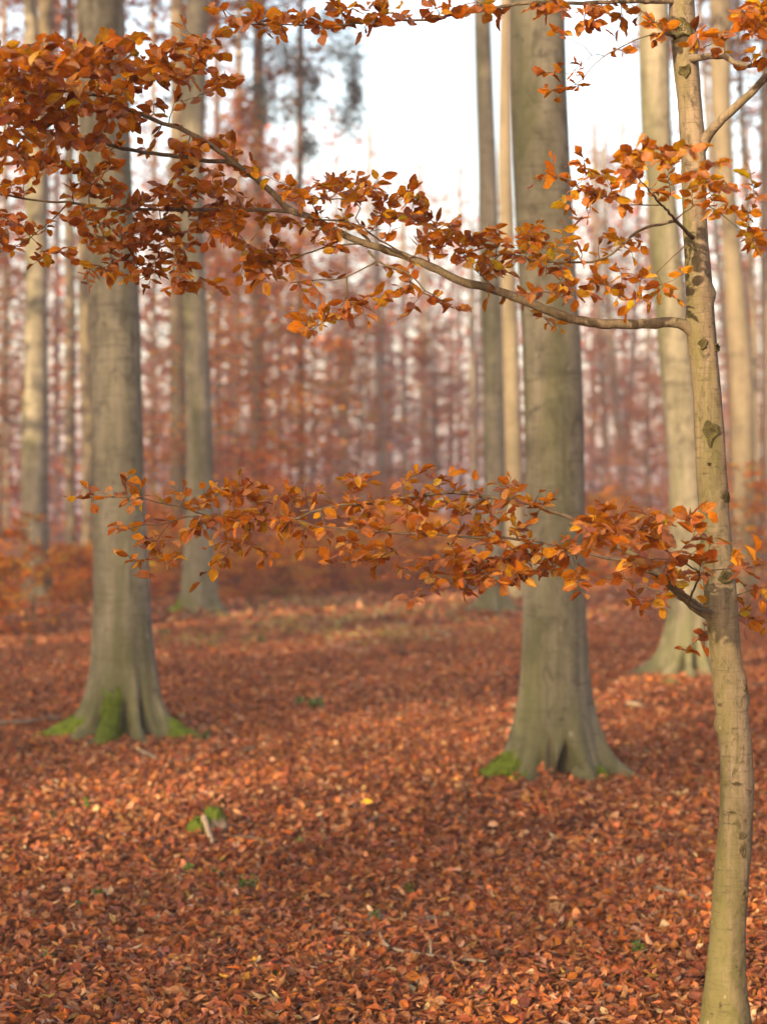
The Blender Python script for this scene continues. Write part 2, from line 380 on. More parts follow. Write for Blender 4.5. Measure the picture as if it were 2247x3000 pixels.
def trunk_surface(edges, d, base_y, Htop, lobes, flare, dent=None, segs=56, lobe_h=0.115, zmin=-0.12, flare_h=0.3, rmin=0.03, knob=0.012):
    """Ring grid of a trunk. edges: (y, x_left, x_right) in photograph pixels at distance d."""
    y, c, w = interp_edges(edges)
    z = H0 - (y - 1500) / F * d; o = np.argsort(z); z, c, w = z[o], c[o], w[o]
    X = (c - 1123.5) / F * d; Rr = w / F * d
    ztop_img = z[-1]
    zb = np.concatenate([np.linspace(zmin, 0.0, 4)[:-1], np.linspace(0, 0.5, 18)[:-1], np.linspace(0.5, 1.5, 12)[:-1], np.linspace(1.5, max(ztop_img, 2.0), 28)])
    zz = np.concatenate([zb, np.linspace(max(ztop_img, 2.0), Htop, 14)[1:]])
    sl = (X[-1] - X[max(0, len(X) - 3)]) / max(z[-1] - z[max(0, len(X) - 3)], 0.3)
    xc = np.where(zz <= ztop_img, np.interp(zz, z, X), X[-1] + sl * 0.7 * (zz - ztop_img))
    rc = np.where(zz <= ztop_img, np.interp(zz, z, Rr), Rr[-1] * (1 - (zz - ztop_img) / max(Htop - ztop_img, 0.1)) + rmin)
    th = np.linspace(0, 2 * np.pi, segs, endpoint=False)
    ph = rng.uniform(0, 6.28, 6)
    zc = np.maximum(zz, 0)
    rr = rc[:, None] * np.ones(segs)[None]
    rr = rr * (1 + knob * np.sin(3 * th[None] + ph[0] + zz[:, None] * 0.6) + knob * np.sin(2 * th[None] + ph[1] - zz[:, None] * 0.9) + 0.006 * np.sin(7 * th + ph[2])[None] * np.sin(zz * 5 + ph[3])[:, None])
    rr = rr + flare * np.exp(-zc / flare_h)[:, None]
    # low ridges running up the bole from each root
    for a, amp, wd in lobes:
        g = np.exp(-((np.angle(np.exp(1j * (th - R(a)))) / R(wd)) ** 2))
        rr = rr + amp * g[None] * (np.exp(-zc / lobe_h) * 0.85 + np.exp(-zc / 0.7) * 0.09)[:, None]
    if dent:
        for a, amp, wd, hh in dent:
            g = np.exp(-((np.angle(np.exp(1j * (th - R(a))))[None] / (R(wd) * np.clip(1.15 - zc / hh, 0.12, 1.2))[:, None]) ** 2))
            rr = rr - amp * g * np.clip(1.0 - (zc / hh) ** 2, 0, 1)[:, None]
    V = np.stack([xc[:, None] + rr * np.cos(th), d + rr * np.sin(th), np.broadcast_to(zz[:, None], rr.shape)], -1)
    base = np.array([np.interp(0, z, X) if z[0] <= 0 else X[0], d, 0.0])
    return V, base, zz, th, rr

def grid_faces(n, m, wrap=True):
    i = np.arange(n - 1)[:, None] * m; j = np.arange(m if wrap else m - 1)[None]; k = (j + 1) % m
    return np.stack([i + j, i + k, i + m + k, i + m + j], -1).reshape(-1, 4)

def moss_shell(V, zz, th, patches, thick=0.022):
    """Cushions of moss over part of a trunk foot: (angle, half width, z low, z high)."""
    n, m = V.shape[:2]
    msk = np.full((n, m), -9.0)
    wob = 0.35 * np.sin(7 * th + 2)[None] * np.sin(zz * 19 + 1)[:, None] + 0.3 * np.sin(13 * th + 1)[None] * np.sin(zz * 37)[:, None] + 0.3 * rng.normal(size=(n, m))
    for a, wd, z0, z1 in patches:
        da = np.abs(np.angle(np.exp(1j * (th - R(a))))) / R(wd)
        dz = np.abs(zz - (z0 + z1) / 2) / ((z1 - z0) / 2)
        msk = np.maximum(msk, 1.05 - (da[None] ** 2.4 + dz[:, None] ** 2.4) ** (1 / 2.4) - wob * 0.5)
    c = V.mean(1, keepdims=True)
    out = V - c; out[..., 2] = 0.25 * np.linalg.norm(out[..., :2], axis=-1); out = unit(out)
    h = thick * np.clip(msk * 2.6, -1, 1.5) * (1 + 0.4 * rng.normal(size=(n, m)))
    W = V + out * h[..., None]
    f = grid_faces(n, m)
    keep = (msk.reshape(-1)[f] > -0.25).any(1)
    f = f[keep]
    used, inv = np.unique(f, return_inverse=True)
    return W.reshape(-1, 3)[used], inv.reshape(-1, 4)

# ------------------------------------------------------------------ crowns (shared meshes, built round the trunk axis)
RUST = [(0.21, 0.056, 0.013), (0.16, 0.038, 0.012), (0.26, 0.085, 0.014), (0.10, 0.026, 0.012), (0.30, 0.13, 0.020)]
ORANGE = [(0.38, 0.115, 0.013), (0.29, 0.075, 0.012), (0.42, 0.165, 0.017), (0.19, 0.046, 0.012), (0.42, 0.23, 0.025)]
RUSTW = [30, 26, 16, 16, 8]
MAUVE = [(0.2063, 0.06, 0.0338), (0.1562, 0.0432, 0.0286), (0.25, 0.0864, 0.039), (0.1063, 0.036, 0.0286)]
MAUVEW = [30, 30, 20, 20]
GOLD = [(min(0.6, a * 1.08), b * 1.12, c) for a, b, c in ORANGE]
def crown_mesh(name, zlo, zhi, rad, nl, per, size, cols, wts, shape=0.6, flat=0.62, limbr=0.035, seed=0, gold=0.0):
    mb = MB()
    P_, Z_, C_ = [], [], []
    for k in range(nl):
        f = (k + rng.uniform(0, 1)) / nl
        z0 = zlo + (zhi - zlo) * f
        prof = (math.sin(math.pi * min(1, 0.12 + f * 0.88)) ** shape) if shape > 0 else (1 - f * 0.75)
        Ln = rad * prof * rng.uniform(0.6, 1.1)
        a = rng.uniform(0, 6.283)
        rise = rng.uniform(-0.05, 0.55) if f > 0.3 else rng.uniform(-0.15, 0.25)
        t = np.linspace(0, 1, 6)
        sd = np.array([math.cos(a), math.sin(a), 0.0]); lat = np.array([-sd[1], sd[0], 0.0])
        bend = rng.normal() * 0.18
        pts = np.array([0, 0, z0]) + sd * (t * Ln)[:, None] + lat * (bend * Ln * t * t)[:, None] + np.array([0, 0, 1.0]) * (rise * Ln * (t - 0.45 * t * t))[:, None]
        tube(mb, pts, limbr * (1 - 0.85 * t) * (0.6 + 0.5 * prof) + 0.004, 4, mat=1)
        m = max(3, int(per * (0.35 + prof) * rng.uniform(0.6, 1.3)))
        ff = rng.beta(2.0, 1.3, m)
        ct = np.stack([np.interp(ff, t, pts[:, i]) for i in range(3)], -1)
        sp = (0.30 * Ln * (1.05 - ff) + 0.12 * Ln)
        ct = ct + lat * (rng.normal(size=m) * sp * 0.75)[:, None] + sd * (rng.normal(size=m) * 0.08 * Ln)[:, None]
        ct[:, 2] += rng.normal(size=m) * 0.05 * rad + 0.02 * rad
        P_.append(ct); Z_.append(size * np.exp(rng.normal(size=m) * 0.3))
        tone = math.exp(rng.normal() * 0.16)
        cc = palette(m, cols, wts, 0.22) * tone
        if rng.uniform() < gold: cc = cc * np.array([1.15, 1.6, 1.1])
        C_.append(np.clip(cc, 0.004, 0.8))
    cards(mb, np.concatenate(P_), np.concatenate(Z_), np.concatenate(C_), flat)
    return mb.mesh(name, [M_FAR, M_BARKFAR], smooth=False)

CROWN = {
    'tall': [crown_mesh('crown', 12.8, 26, 4.2, 46, 95, 0.20, RUST, RUSTW) for _ in range(2)],
    'low': [crown_mesh('crown', 3.2, 20, 3.4, 56, 46, 0.17, RUST, RUSTW, shape=0.45) for _ in range(3)],
    'thin': [crown_mesh('crown', 6, 21, 3.2, 70, 20, 0.15, MAUVE, MAUVEW, limbr=0.022) for _ in range(2)],
    'young': [crown_mesh('crown', 0.9, 11, 3.6, 64, 150, 0.145, ORANGE, RUSTW, shape=0.0, flat=0.86, limbr=0.018, gold=0.25) for _ in range(3)],
    'bush': [crown_mesh('foliage', 0.05, 1.9, 1.3, 75, 84, 0.085, GOLD, RUSTW, shape=0.35, flat=0.45, limbr=0.007, gold=0.35) for _ in range(3)],
    'sprig': [crown_mesh('foliage', 0.4, 2.7, 0.75, 30, 26, 0.075, ORANGE, RUSTW, shape=0.3, flat=0.4, limbr=0.007, gold=0.1) for _ in range(2)],
}
cidx = {k: 0 for k in CROWN}
def add_crown(root, kind, base, scale=1.0, name='crown', rz=None, off=(0, 0, 0), zs=1.0):
    me = CROWN[kind][cidx[kind] % len(CROWN[kind])]; cidx[kind] += 1
    o = link(name, me, root, off)
    o.rotation_euler = (0, 0, rng.uniform(0, 6.28) if rz is None else rz)
    o.scale = (scale, scale, scale * zs)
    return o

def beech(label, edges, d, base_y=None, Htop=22, ytop=None, lobes=(), flare=0.06, dent=None, moss=(), crown=None, cs=1.0, mat=None, group=None, name='beech_tree', moss_label=None, zs=1.0, segs=56, **kw):
    if ytop is not None:
        ey, ec, ew = interp_edges(edges)
        f = lambda y: (y, np.interp(y, ey, ec) - np.interp(y, ey, ew) * 0.8, np.interp(y, ey, ec) + np.interp(y, ey, ew) * 0.8)
        edges = [f(ytop)] + [e for e in edges if e[0] > ytop + 40]
        Htop = H0 - (ytop - 1500) / F * d + 1.5
    V, base, zz, th, rr = trunk_surface(edges, d, base_y, Htop, lobes, flare, dent, segs=segs, **kw)
    gz = float(ground_z(base[0], d)); V = V + np.array([0, 0, gz]); base[2] = gz
    root = empty(name, base, label, 'tree', group)
    mb = MB(); mb.add(V.reshape(-1, 3), grid_faces(*V.shape[:2]))
    if segs >= 100:                                                    # surface roots creeping out under the leaves
        k0 = int(np.argmin(np.abs(zz - 0.05)))
        for a, amp, wd in lobes:
            if amp < 0.15: continue
            r0 = np.interp(R(a) % (2 * np.pi), th, rr[k0]); tq = np.linspace(0, 1, 9); wv = rng.normal() * 0.25
            ang = R(a) + wv * tq ** 1.5 + rng.normal() * 0.05
            rad = r0 * 0.70 + tq * rng.uniform(0.16, 0.34)
            q_ = np.stack([V[k0][:, 0].mean() + rad * np.cos(ang), d + rad * np.sin(ang), gz + 0.045 - 0.105 * tq ** 1.1 + 0.012 * np.sin(tq * 9 + a)], -1)
            tube(mb, q_, 0.075 * (1 - 0.72 * tq) * rng.uniform(0.7, 1.1), 10, 0.05)
    link('trunk', mb.mesh('trunk', [mat or M_BARK], base, attrs=False), root)
    if moss:
        for pt in moss:
            v, f = moss_shell(V, zz, th, [pt])
            if len(f):
                mb = MB(); mb.add(v, f)
                link('moss', mb.mesh('moss', [M_MOSS], base, attrs=False), root)
    if crown:
        # the crown is hung on the trunk's axis where the crown starts
        k = int(np.argmin(np.abs(zz - 10)))
        c = V[k].mean(0) - base
        add_crown(root, crown, base, cs, off=(c[0], c[1], 0), zs=zs)
    return root

def E(*rows): return [tuple(r) for r in rows]

beech('thick grey beech trunk with moss cushions on three root spurs',
      E((0, 231, 362), (226, 233, 376), (453, 238, 382), (724, 252, 398), (905, 262, 411), (1400, 275, 423), (1581, 276, 434), (1807, 278, 444), (1943, 276, 455), (2011, 273, 462)), 13.8,
      lobes=[(-170, .42, 12), (-140, .16, 8), (-105, .26, 14), (-67, .30, 8), (-24, .42, 13), (-45, .12, 7), (50, .35, 18), (120, .35, 18)], flare=0.045, segs=150, dent=[(-128, .09, 6, 0.34), (-82, .12, 6, 0.30), (-55, .10, 6, 0.40)],
      moss=[(-172, 15, -0.06, 0.15), (-105, 18, -0.08, 0.38), (-20, 13, -0.06, 0.15)], crown='tall')
beech('thick beech trunk with dark hollow at its foot and mossy root',
      E((27, 1499, 1653), (271, 1499, 1659), (487, 1504, 1669), (812, 1518, 1686), (1000, 1528, 1700), (1271, 1537, 1710), (1407, 1538, 1711), (1746, 1532, 1712), (1997, 1529, 1718), (2102, 1522, 1728), (2170, 1517, 1734)), 11.3,
      lobes=[(-166, .24, 14), (-128, .17, 11), (-62, .20, 12), (-38, .08, 7), (-10, .28, 10), (60, .25, 20), (130, .25, 20)], flare=0.085, segs=150, flare_h=0.28,
      dent=[(-80, .30, 13, 0.25), (-101, .10, 6, 0.30), (-112, .07, 5, 0.22), (-30, .06, 5, 0.3)],
      moss=[(-158, 30, -0.06, 0.15), (-38, 9, -0.06, 0.11)], crown='tall')
beech('sunlit beech trunk with widely spread bare roots behind the young beech',
      E((50, 1870, 1959), (162, 1871, 1962), (379, 1878, 1967), (596, 1897, 1983), (812, 1910, 2005), (1000, 1926, 2022), (1285, 1951, 2050), (1407, 1960, 2058), (1651, 1964, 2066), (1814, 1962, 2070), (1882, 1955, 2074)), 18.3,
      lobes=[(-176, .48, 15), (-125, .20, 9), (-95, .30, 8), (-62, .24, 8), (-30, .34, 12), (60, .4, 18), (130, .4, 18)], flare=0.07, segs=150, dent=[(-78, .14, 5, 0.5), (-108, .12, 6, 0.3), (-48, .12, 6, 0.35)],
      crown='tall')
beech('straight grey beech trunk on buttress roots in the middle distance',
      E((27, 1387, 1437), (271, 1393, 1446), (487, 1401, 1456), (758, 1404, 1464), (996, 1411, 1472), (1271, 1413, 1479), (1407, 1416, 1481), (1700, 1413, 1478)), 29.9,
      lobes=[(-172, .42, 16), (-85, .32, 12), (-50, .2, 10), (-15, .38, 16), (90, .35, 20)], flare=0.09, crown='tall')
beech('pale sunlit beech trunk half hidden behind the thick hollow-footed beech',
      E((27, 1466, 1498), (271, 1461, 1499), (487, 1458, 1501), (996, 1472, 1519), (1271, 1479, 1530), (1407, 1481, 1535), (1700, 1480, 1540)), 35,
      lobes=[(-150, .2, 20), (-30, .2, 20)], flare=0.08, crown='tall', mat=M_BARKFAR)
beech('golden lit beech trunk standing behind thin saplings beyond the young beech',
      E((27, 2078, 2146), (271, 2081, 2140), (487, 2092, 2149), (650, 2111, 2165), (996, 2132, 2201), (1203, 2144, 2212), (1407, 2147, 2212), (1700, 2145, 2216)), 36,
      lobes=[(-150, .2, 20), (-30, .2, 20)], flare=0.08, crown='tall', mat=M_BARKFAR)
beech('grey beech trunk with slight waist next to the moss-footed beech',
      E((0, 545, 612), (317, 532, 602), (453, 530, 598), (770, 529, 600), (996, 539, 611), (1271, 546, 624), (1450, 545, 627), (1610, 540, 627), (1712, 536, 632)), 30.2,
      lobes=[(-165, .22, 18), (-90, .18, 16), (-20, .34, 14), (90, .3, 20)], flare=0.08, moss=[(-160, 22, -0.05, 0.22)], crown='tall')
beech('smooth beech trunk rising out of orange bushes at the edge of the view',
      E((0, 70, 108), (200, 72, 120), (453, 75, 134), (770, 75, 137), (996, 72, 140), (1271, 63, 141), (1543, 62, 141), (1678, 70, 147), (1740, 75, 160)), 33.5,
      lobes=[(-165, .2, 18), (-60, .25, 16), (0, .2, 18)], flare=0.06, crown='tall')
beech('brown trunk leaning close beside the smooth beech above the bushes',
      E((0, 112, 158), (300, 112, 150), (700, 108, 140), (1300, 100, 130), (1600, 98, 128)), 38,
      flare=0.05, crown='tall', mat=M_BARKFAR)
beech('slim beech trunk glowing golden low down between two thick trunks',
      E((0, 190, 215), (450, 188, 218), (950, 190, 222), (1271, 190, 221), (1500, 191, 221), (1600, 190, 224)), 52, flare=0.08, crown='tall', mat=M_BARKFAR)
beech('mottled beech trunk peeping out tight behind the moss-footed beech',
      E((0, 222, 256), (700, 226, 262), (1000, 231, 272), (1271, 240, 276), (1640, 240, 276)), 46, flare=0.08, crown='tall', mat=M_BARKFAR)
beech('dim grey trunk tucked behind the waisted grey beech',
      E((0, 499, 541), (500, 498, 540), (900, 497, 541), (1271, 499, 543), (1500, 499, 543)), 43, flare=0.08, crown='tall', mat=M_BARKFAR)
beech('dark rusty trunk wrapped in layers of orange young beech leaves',
      E((0, 742, 776), (500, 737, 770), (900, 736, 768), (1390, 730, 775)), 50, flare=0.06, crown='tall', mat=M_BARKDARK)
beech('pale sunlit pole trunk far off in the open gap',
      E((0, 1086, 1108), (400, 1090, 1114), (800, 1090, 1117), (1000, 1098, 1126), (1390, 1102, 1132)), 85, ytop=640, flare=0.05, mat=M_BARKFAR, crown='thin', zs=0.62)
beech('thin trunk with glowing patch next to the pale pole trunk',
      E((400, 1172, 1188), (800, 1172, 1190), (1400, 1176, 1196)), 95, ytop=700, flare=0.05, mat=M_BARKFAR, crown='thin', zs=0.62)
beech('faint slim trunk between the glowing pole and the buttressed beech',
      E((500, 1238, 1252), (900, 1238, 1254), (1400, 1240, 1258)), 100, ytop=720, flare=0.05, mat=M_BARKFAR, crown='thin', zs=0.62)
beech('thin leaning grey trunk of the tilted trio beyond the hollow-footed beech',
      E((0, 1730, 1744), (900, 1746, 1764), (1071, 1752, 1770), (1433, 1774, 1792)), 80, flare=0.05, mat=M_BARKFAR, crown='thin', zs=0.8, ytop=520)
beech('palest leaning trunk in the middle of the tilted trio',
      E((0, 1744, 1760), (900, 1772, 1792), (1026, 1778, 1800), (1446, 1814, 1838)), 76, flare=0.05, mat=M_BARKFAR, crown='thin', zs=0.8, ytop=520)
beech('darkest trunk of the tilted trio leaning the other way',
      E((700, 1866, 1878), (1116, 1842, 1858), (1320, 1828, 1845), (1440, 1822, 1838)), 82, flare=0.05, mat=M_BARKDARK, crown='thin', zs=0.7, ytop=640)
beech('dull grey trunk at the very edge beyond the golden beech',
      E((0, 2228, 2262), (700, 2226, 2262), (1300, 2232, 2268), (1500, 2232, 2268)), 48, flare=0.06, mat=M_BARKFAR, crown='tall')
beech('crooked thin trunk showing just past the golden lit beech',
      E((0, 2150, 2168), (300, 2164, 2180), (700, 2186, 2204), (1000, 2204, 2222), (1450, 2206, 2226)), 52, flare=0.05, mat=M_BARKFAR, crown='tall')
beech('slim lit trunk seen in the slit between sapling and golden beech',
      E((0, 2040, 2056), (700, 2090, 2108), (1160, 2129, 2148), (1450, 2130, 2150)), 66, flare=0.05, mat=M_BARKFAR, crown='thin')
beech('short stretch of grey trunk beside the buttressed beech',
      E((900, 1372, 1392), (1271, 1378, 1402), (1450, 1380, 1404)), 78, ytop=760, flare=0.05, mat=M_BARKFAR, crown='thin', zs=0.7)
for lab, x, w, d, ln, ck, zs in [
    ('hazy thin trunk beyond bushes by the smooth beech', 20, 20, 85, -8, 'low', 1.0),
    ('second hazy trunk between smooth beech and golden slim beech', 165, 18, 90, 4, 'low', 1.0),
    ('thin straight trunk between moss-footed and waisted beeches', 452, 17, 88, -4, 'low', 1.0),
    ('slender trunk close beside the waisted beech, deep in rust leaves', 640, 20, 74, -6, 'low', 1.0),
    ('light grey trunk foot under the layered orange leaves', 695, 20, 80, 6, 'low', 1.0),
    ('narrow trunk between the dark rusty trunk and the spruce', 820, 16, 92, -5, 'low', 0.85),
    ('pale stub-like trunk between spruce and pale pole trunk', 1010, 24, 82, 8, 'thin', 0.7),
    ('faint trunk just behind the pale pole trunk', 1145, 15, 104, -6, 'thin', 0.7),
    ('hair-thin trunk before the buttressed beech in pink haze', 1320, 14, 105, 5, 'thin', 0.65),
    ('thin trunk in haze between tilted trio and sunlit beech', 1895, 15, 96, 10, 'thin', 0.8),
    ('lacy far tree top veiling the bright gap beside the spruce', 1075, 13, 108, 10, 'thin', 1.12),
    ('lacy far tree top in the middle of the bright gap', 1235, 12, 116, -8, 'thin', 1.10),
    ('lacy far tree top touching the buttressed beech in the gap', 1345, 12, 112, 6, 'thin', 1.05),
    ('lacy far tree top past the hollow-footed beech', 1735, 13, 104, 8, 'thin', 1.10),
    ('lacy far tree top before the sunlit beech', 1830, 12, 108, -6, 'thin', 1.15),
]:
    beech(lab, E((0, x + ln - w / 2, x + ln + w / 2), (1430, x - w / 2, x + w / 2)), d, ytop=None if zs == 1.0 else 1500 - (20 * zs - 1.65) / d * F, flare=0.04, mat=M_BARKFAR if rng.uniform() < 0.5 else M_BARKDARK, crown=ck, zs=zs, segs=20)

# ------------------------------------------------------------------ understory
def young_tree(label, x, d, hgt, kind='young', nm='young_beech_tree', cat='young tree', gname='layered young beeches', rad=0.05, mat=None, wide=1.0):
    px = (x - 1123.5) / F * d; gz = float(ground_z(px, d))
    root = empty(nm, (px, d, gz), label, cat, gname)
    full = {'young': 11.0, 'bush': 1.9, 'sprig': 2.7}[kind]
    s = hgt / full
    mb = MB()
    if kind == 'young':
        t = np.linspace(0, 1, 12)
        tube(mb, np.stack([0.12 * np.sin(t * 3 + x), 0.1 * np.cos(t * 2.4 + x), t * hgt - 0.1], -1), rad * (1 - 0.9 * t) + 0.006, 8)
        link('trunk', mb.mesh('trunk', [mat or M_BARKFAR], attrs=False), root)
        o = add_crown(root, kind, None, s)
    else:
        for k in range(7 if kind == 'bush' else 3):
            a = rng.uniform(0, 6.28); r = rng.uniform(0.1, 0.55) * s; t = np.linspace(0, 1, 7)
            tube(mb, np.stack([np.cos(a) * r * t ** 1.3, np.sin(a) * r * t ** 1.3, t * hgt * rng.uniform(0.6, 0.98) - 0.05], -1), 0.009 * (1 - 0.8 * t) + 0.002, 5)
        link('stem', mb.mesh('stem', [M_BRANCH], attrs=False), root)
        o = add_crown(root, kind, None, s, 'foliage')
    o.scale = (s * wide, s * wide, s)
    return root

for a in [
    ('broad orange young beech in flat layers around the dark rusty trunk', 735, 41, 10.5, 'young'),
    ('rust young beech in layers before the spruce trunk', 905, 45, 9.0, 'young'),
    ('rust red young beech under the gap of bright sky', 1060, 50, 7.6, 'young'),
    ('small orange young beech between the two grey beeches', 450, 64, 7.0, 'young'),
    ('tall rust young beech rising behind the waisted beech', 625, 48, 11.5, 'young'),
    ('low red young beech before the buttressed beech', 1270, 54, 7.0, 'young'),
    ('small rust young beech behind the tilted trio', 1770, 70, 8.2, 'young'),
    ('orange young beech between tilted trio and sunlit beech', 1900, 60, 6.5, 'young'),
    ('rust young beech filling the edge by the smooth beech', 5, 46, 9.5, 'young'),
    ('brown young beech at the edge past the golden beech', 2200, 56, 9.0, 'young'),
    ('dark red young beech behind the slim lit trunk', 2050, 68, 9.5, 'young'),
]:
    young_tree(*a)
for a in [
    ('dense orange beech bush at the edge before the smooth beech', -125, 24, 1.3, 'bush'),
    ('low orange bush between the smooth beech and the golden slim beech', 215, 37, 0.95, 'bush'),
    ('low golden bush behind the moss-footed beech', 240, 33, 1.0, 'bush'),
    ('rust bush between the moss-footed and the waisted beech', 380, 34, 1.3, 'bush'),
    ('rust bush touching the waisted beech from behind', 500, 37, 1.35, 'bush'),
    ('orange bush just past the foot of the waisted beech', 690, 34, 0.95, 'bush'),
    ('golden bush in the middle of the bush row', 830, 35, 1.05, 'bush'),
    ('rust bush behind the golden bush under the long branch', 960, 38, 1.25, 'bush'),
    ('low orange bush before the buttressed beech', 1110, 37, 1.05, 'bush'),
    ('rust bush touching the buttressed beech', 1260, 39, 1.3, 'bush'),
    ('tall thin orange bush rising behind the golden bush', 770, 42, 1.75, 'bush'),
    ('tall thin rust bush near the middle of the bush row', 900, 44, 1.9, 'bush'),
    ('tall golden bush nearly reaching the buttressed beech', 1180, 43, 1.7, 'bush'),
    ('tall orange bush between the two grey beeches', 440, 40, 1.7, 'bush'),
    ('tall orange bush hidden behind the hollow-footed beech edge', 1760, 47, 2.0, 'bush'),
    ('rust bush between hollow-footed and sunlit beeches', 1790, 42, 1.35, 'bush'),
    ('orange bush behind the sunlit beech', 1900, 45, 1.5, 'bush'),
]:
    young_tree(a[0], a[1], a[2], a[3], a[4], 'beech_bush', 'bush', 'orange beech bushes', wide=1.15)
for a in [
    ('airy leafy sapling before the golden beech, one of the taller', 2185, 29, 2.45, 'sprig'),
    ('airy leafy sapling at the edge with drooping sprays', 2250, 31, 2.1, 'sprig'),
    ('upright twiggy sapling in front of the smooth beech', 88, 22, 1.62, 'sprig'),
    ('thin orange sapling in front of the tilted trio', 1800, 40, 2.2, 'sprig'),
]:
    young_tree(a[0], a[1], a[2], a[3], a[4], 'beech_seedling', 'sapling', 'thin leafy saplings')

# ------------------------------------------------------------------ spruce
def spruce():
    d = 48.0
    pts = smooth_path([P(884, 1820, d) * [1, 1, 0] + [0, 0, -0.1], P(882, 1280, d), P(878, 700, d), P(882, 0, d), P(886, -700, d)], 0.4)
    root = empty('spruce_tree', (pts[0][0], d, 0), 'slim spruce with ragged dark green boughs hanging beside the sky gap', 'tree')
    b = pts[0] * [1, 1, 0]
    mb = MB(); tube(mb, pts, np.linspace(0.135, 0.05, len(pts)), 12, 0.03)
    link('trunk', mb.mesh('trunk', [M_BARKDARK], b, attrs=False), root)
    mb = MB()
    for (x, y, rx, ry) in [(985, 130, 75, 45), (1035, 175, 40, 60), (1020, 330, 45, 60), (880, 300, 55, 50), (770, 330, 50, 35), (830, 140, 60, 40), (905, 220, 40, 40), (960, 60, 70, 40), (800, 40, 60, 30), (760, 250, 50, 30), (900, 420, 35, 40), (850, 560, 40, 30), (1040, 260, 22, 50), (870, -100, 120, 60), (940, -250, 100, 60), (800, -260, 90, 60)]:
        c = P(x, y, d + rng.uniform(-0.8, 0.8))
        k = np.argmin(np.abs(pts[:, 2] - (c[2] + 0.5)))
        t = np.linspace(0, 1, 7)[:, None]
        bough = pts[k] * (1 - t) + c * t + np.array([0, 0, 0.35]) * np.sin(np.pi * t) * 0.5
        tube(mb, bough, 0.022 * (1 - 0.8 * t[:, 0]) + 0.004, 4, mat=1)
        n = 460
        q = rng.normal(size=(n, 3)) * np.array([rx, 45, ry]) / F * d * 0.55 + c
        q[:, 2] -= np.abs(rng.normal(size=n)) * 0.12
        cards(mb, q, rng.uniform(0.08, 0.2, n), palette(n, [(0.035, 0.055, 0.040), (0.055, 0.075, 0.050), (0.022, 0.035, 0.03)], [3, 2, 2], 0.2), 0.2, ratio=0.28)
    link('crown', mb.mesh('crown', [M_GREEN, M_BARKDARK], b, smooth=False), root)
spruce()

# ------------------------------------------------------------------ distant forest, one mass
def distant():
    mb = MB()
    # skyline height in photograph pixels against x
    sx = [-2500, -600, 0, 500, 850, 1000, 1120, 1250, 1380, 1560, 1750, 1880, 2000, 2247, 3000, 4600]
    sy = [100, 150, 300, 180, 80, 240, 400, 480, 540, 480, 400, 330, 240, 150, 100, 100]
    n = 1500
    for band, (d0, d1) in enumerate([(90, 112), (112, 150)]):
        m = 42 if band == 0 else 50
        for _ in range(m):
            d = rng.uniform(d0, d1); x = rng.uniform(-1500, 3800)
            b = P(x, 1500, d); gz = float(ground_z(b[0], d))
            top = H0 - (np.interp(x, sx, sy) + rng.uniform(20, 300) - 1500) / F * d
            top = min(top, 26.0)
            if top - gz < 3: continue
            lean = rng.normal() * 0.4
            t = np.linspace(0, 1, 5)
            tube(mb, np.stack([b[0] + lean * t, np.full(5, d), gz + (top - gz) * t], -1), rng.uniform(0.08, 0.2) * (1 - 0.75 * t), 6, mat=1 if rng.uniform() < 0.2 else 2)
            k = int(rng.uniform(25, 60))
            f = rng.uniform(0.08, 1.0, k) ** 1.25
            wide = 4.2 * np.sin(np.pi * np.clip(f * 0.9 + 0.08, 0, 1)) + 0.3
            pos = np.stack([b[0] + lean * f + rng.normal(size=k) * wide * 0.8, d + rng.normal(size=k) * wide * 0.8, gz + (top - gz) * f], -1)
            pos[:, 2] += rng.normal(size=k) * 0.3
            cards(mb, pos, rng.uniform(0.25, 0.62, k), palette(k, MAUVE + RUST[:2], MAUVEW + [16, 16], 0.25) * math.exp(rng.normal() * 0.15), 0.45)
    # crowns running into one another, in ragged level layers
    k = 90000
    d = rng.uniform(84, 148, k); x = rng.uniform(-1300, 3600, k); px = (x - 1123.5) / F * d
    top = np.interp(x, sx, sy) + 60
    z = rng.uniform(1.0, 24.0, k); yp = 1500 - (z - H0) / d * F
    nz = np.sin(px * 0.55 + 2.1 * np.sin(z * 0.4 + d * 0.11)) + np.sin(z * 1.7 + 1.3 * np.sin(px * 0.31 + d * 0.2)) + 0.8 * np.sin(d * 0.45 + px * 0.9) + 0.5 * rng.normal(size=k)
    keep = (yp > top + rng.exponential(130, k)) & (nz > -0.95 + 0.055 * z)
    pos = np.stack([px, d, z + ground_z(px, d)], -1)[keep]; k = len(pos)
    cards(mb, pos, rng.uniform(0.25, 0.6, k), palette(k, MAUVE + RUST[:2], MAUVEW + [16, 16], 0.22) * np.exp(0.16 * nz[keep])[:, None], 0.5)
    # brushwood at the foot
    k = 15000
    d = rng.uniform(78, 145, k); x = rng.uniform(-1500, 3800, k)
    px = (x - 1123.5) / F * d
    pos = np.stack([px, d, ground_z(px, d) + 0.2 + rng.gamma(1.6, 1.9, k)], -1)
    cards(mb, pos, rng.uniform(0.25, 0.6, k), palette(k, MAUVE + RUST[:2], MAUVEW + [20, 20], 0.25), 0.45)
    tag(link('distant_forest', mb.mesh('distant_forest', [M_FAR, M_BARKFAR, M_BARKDARK], smooth=False)), 'hazy wood of russet beeches closing the view', 'forest', kind='stuff')
distant()

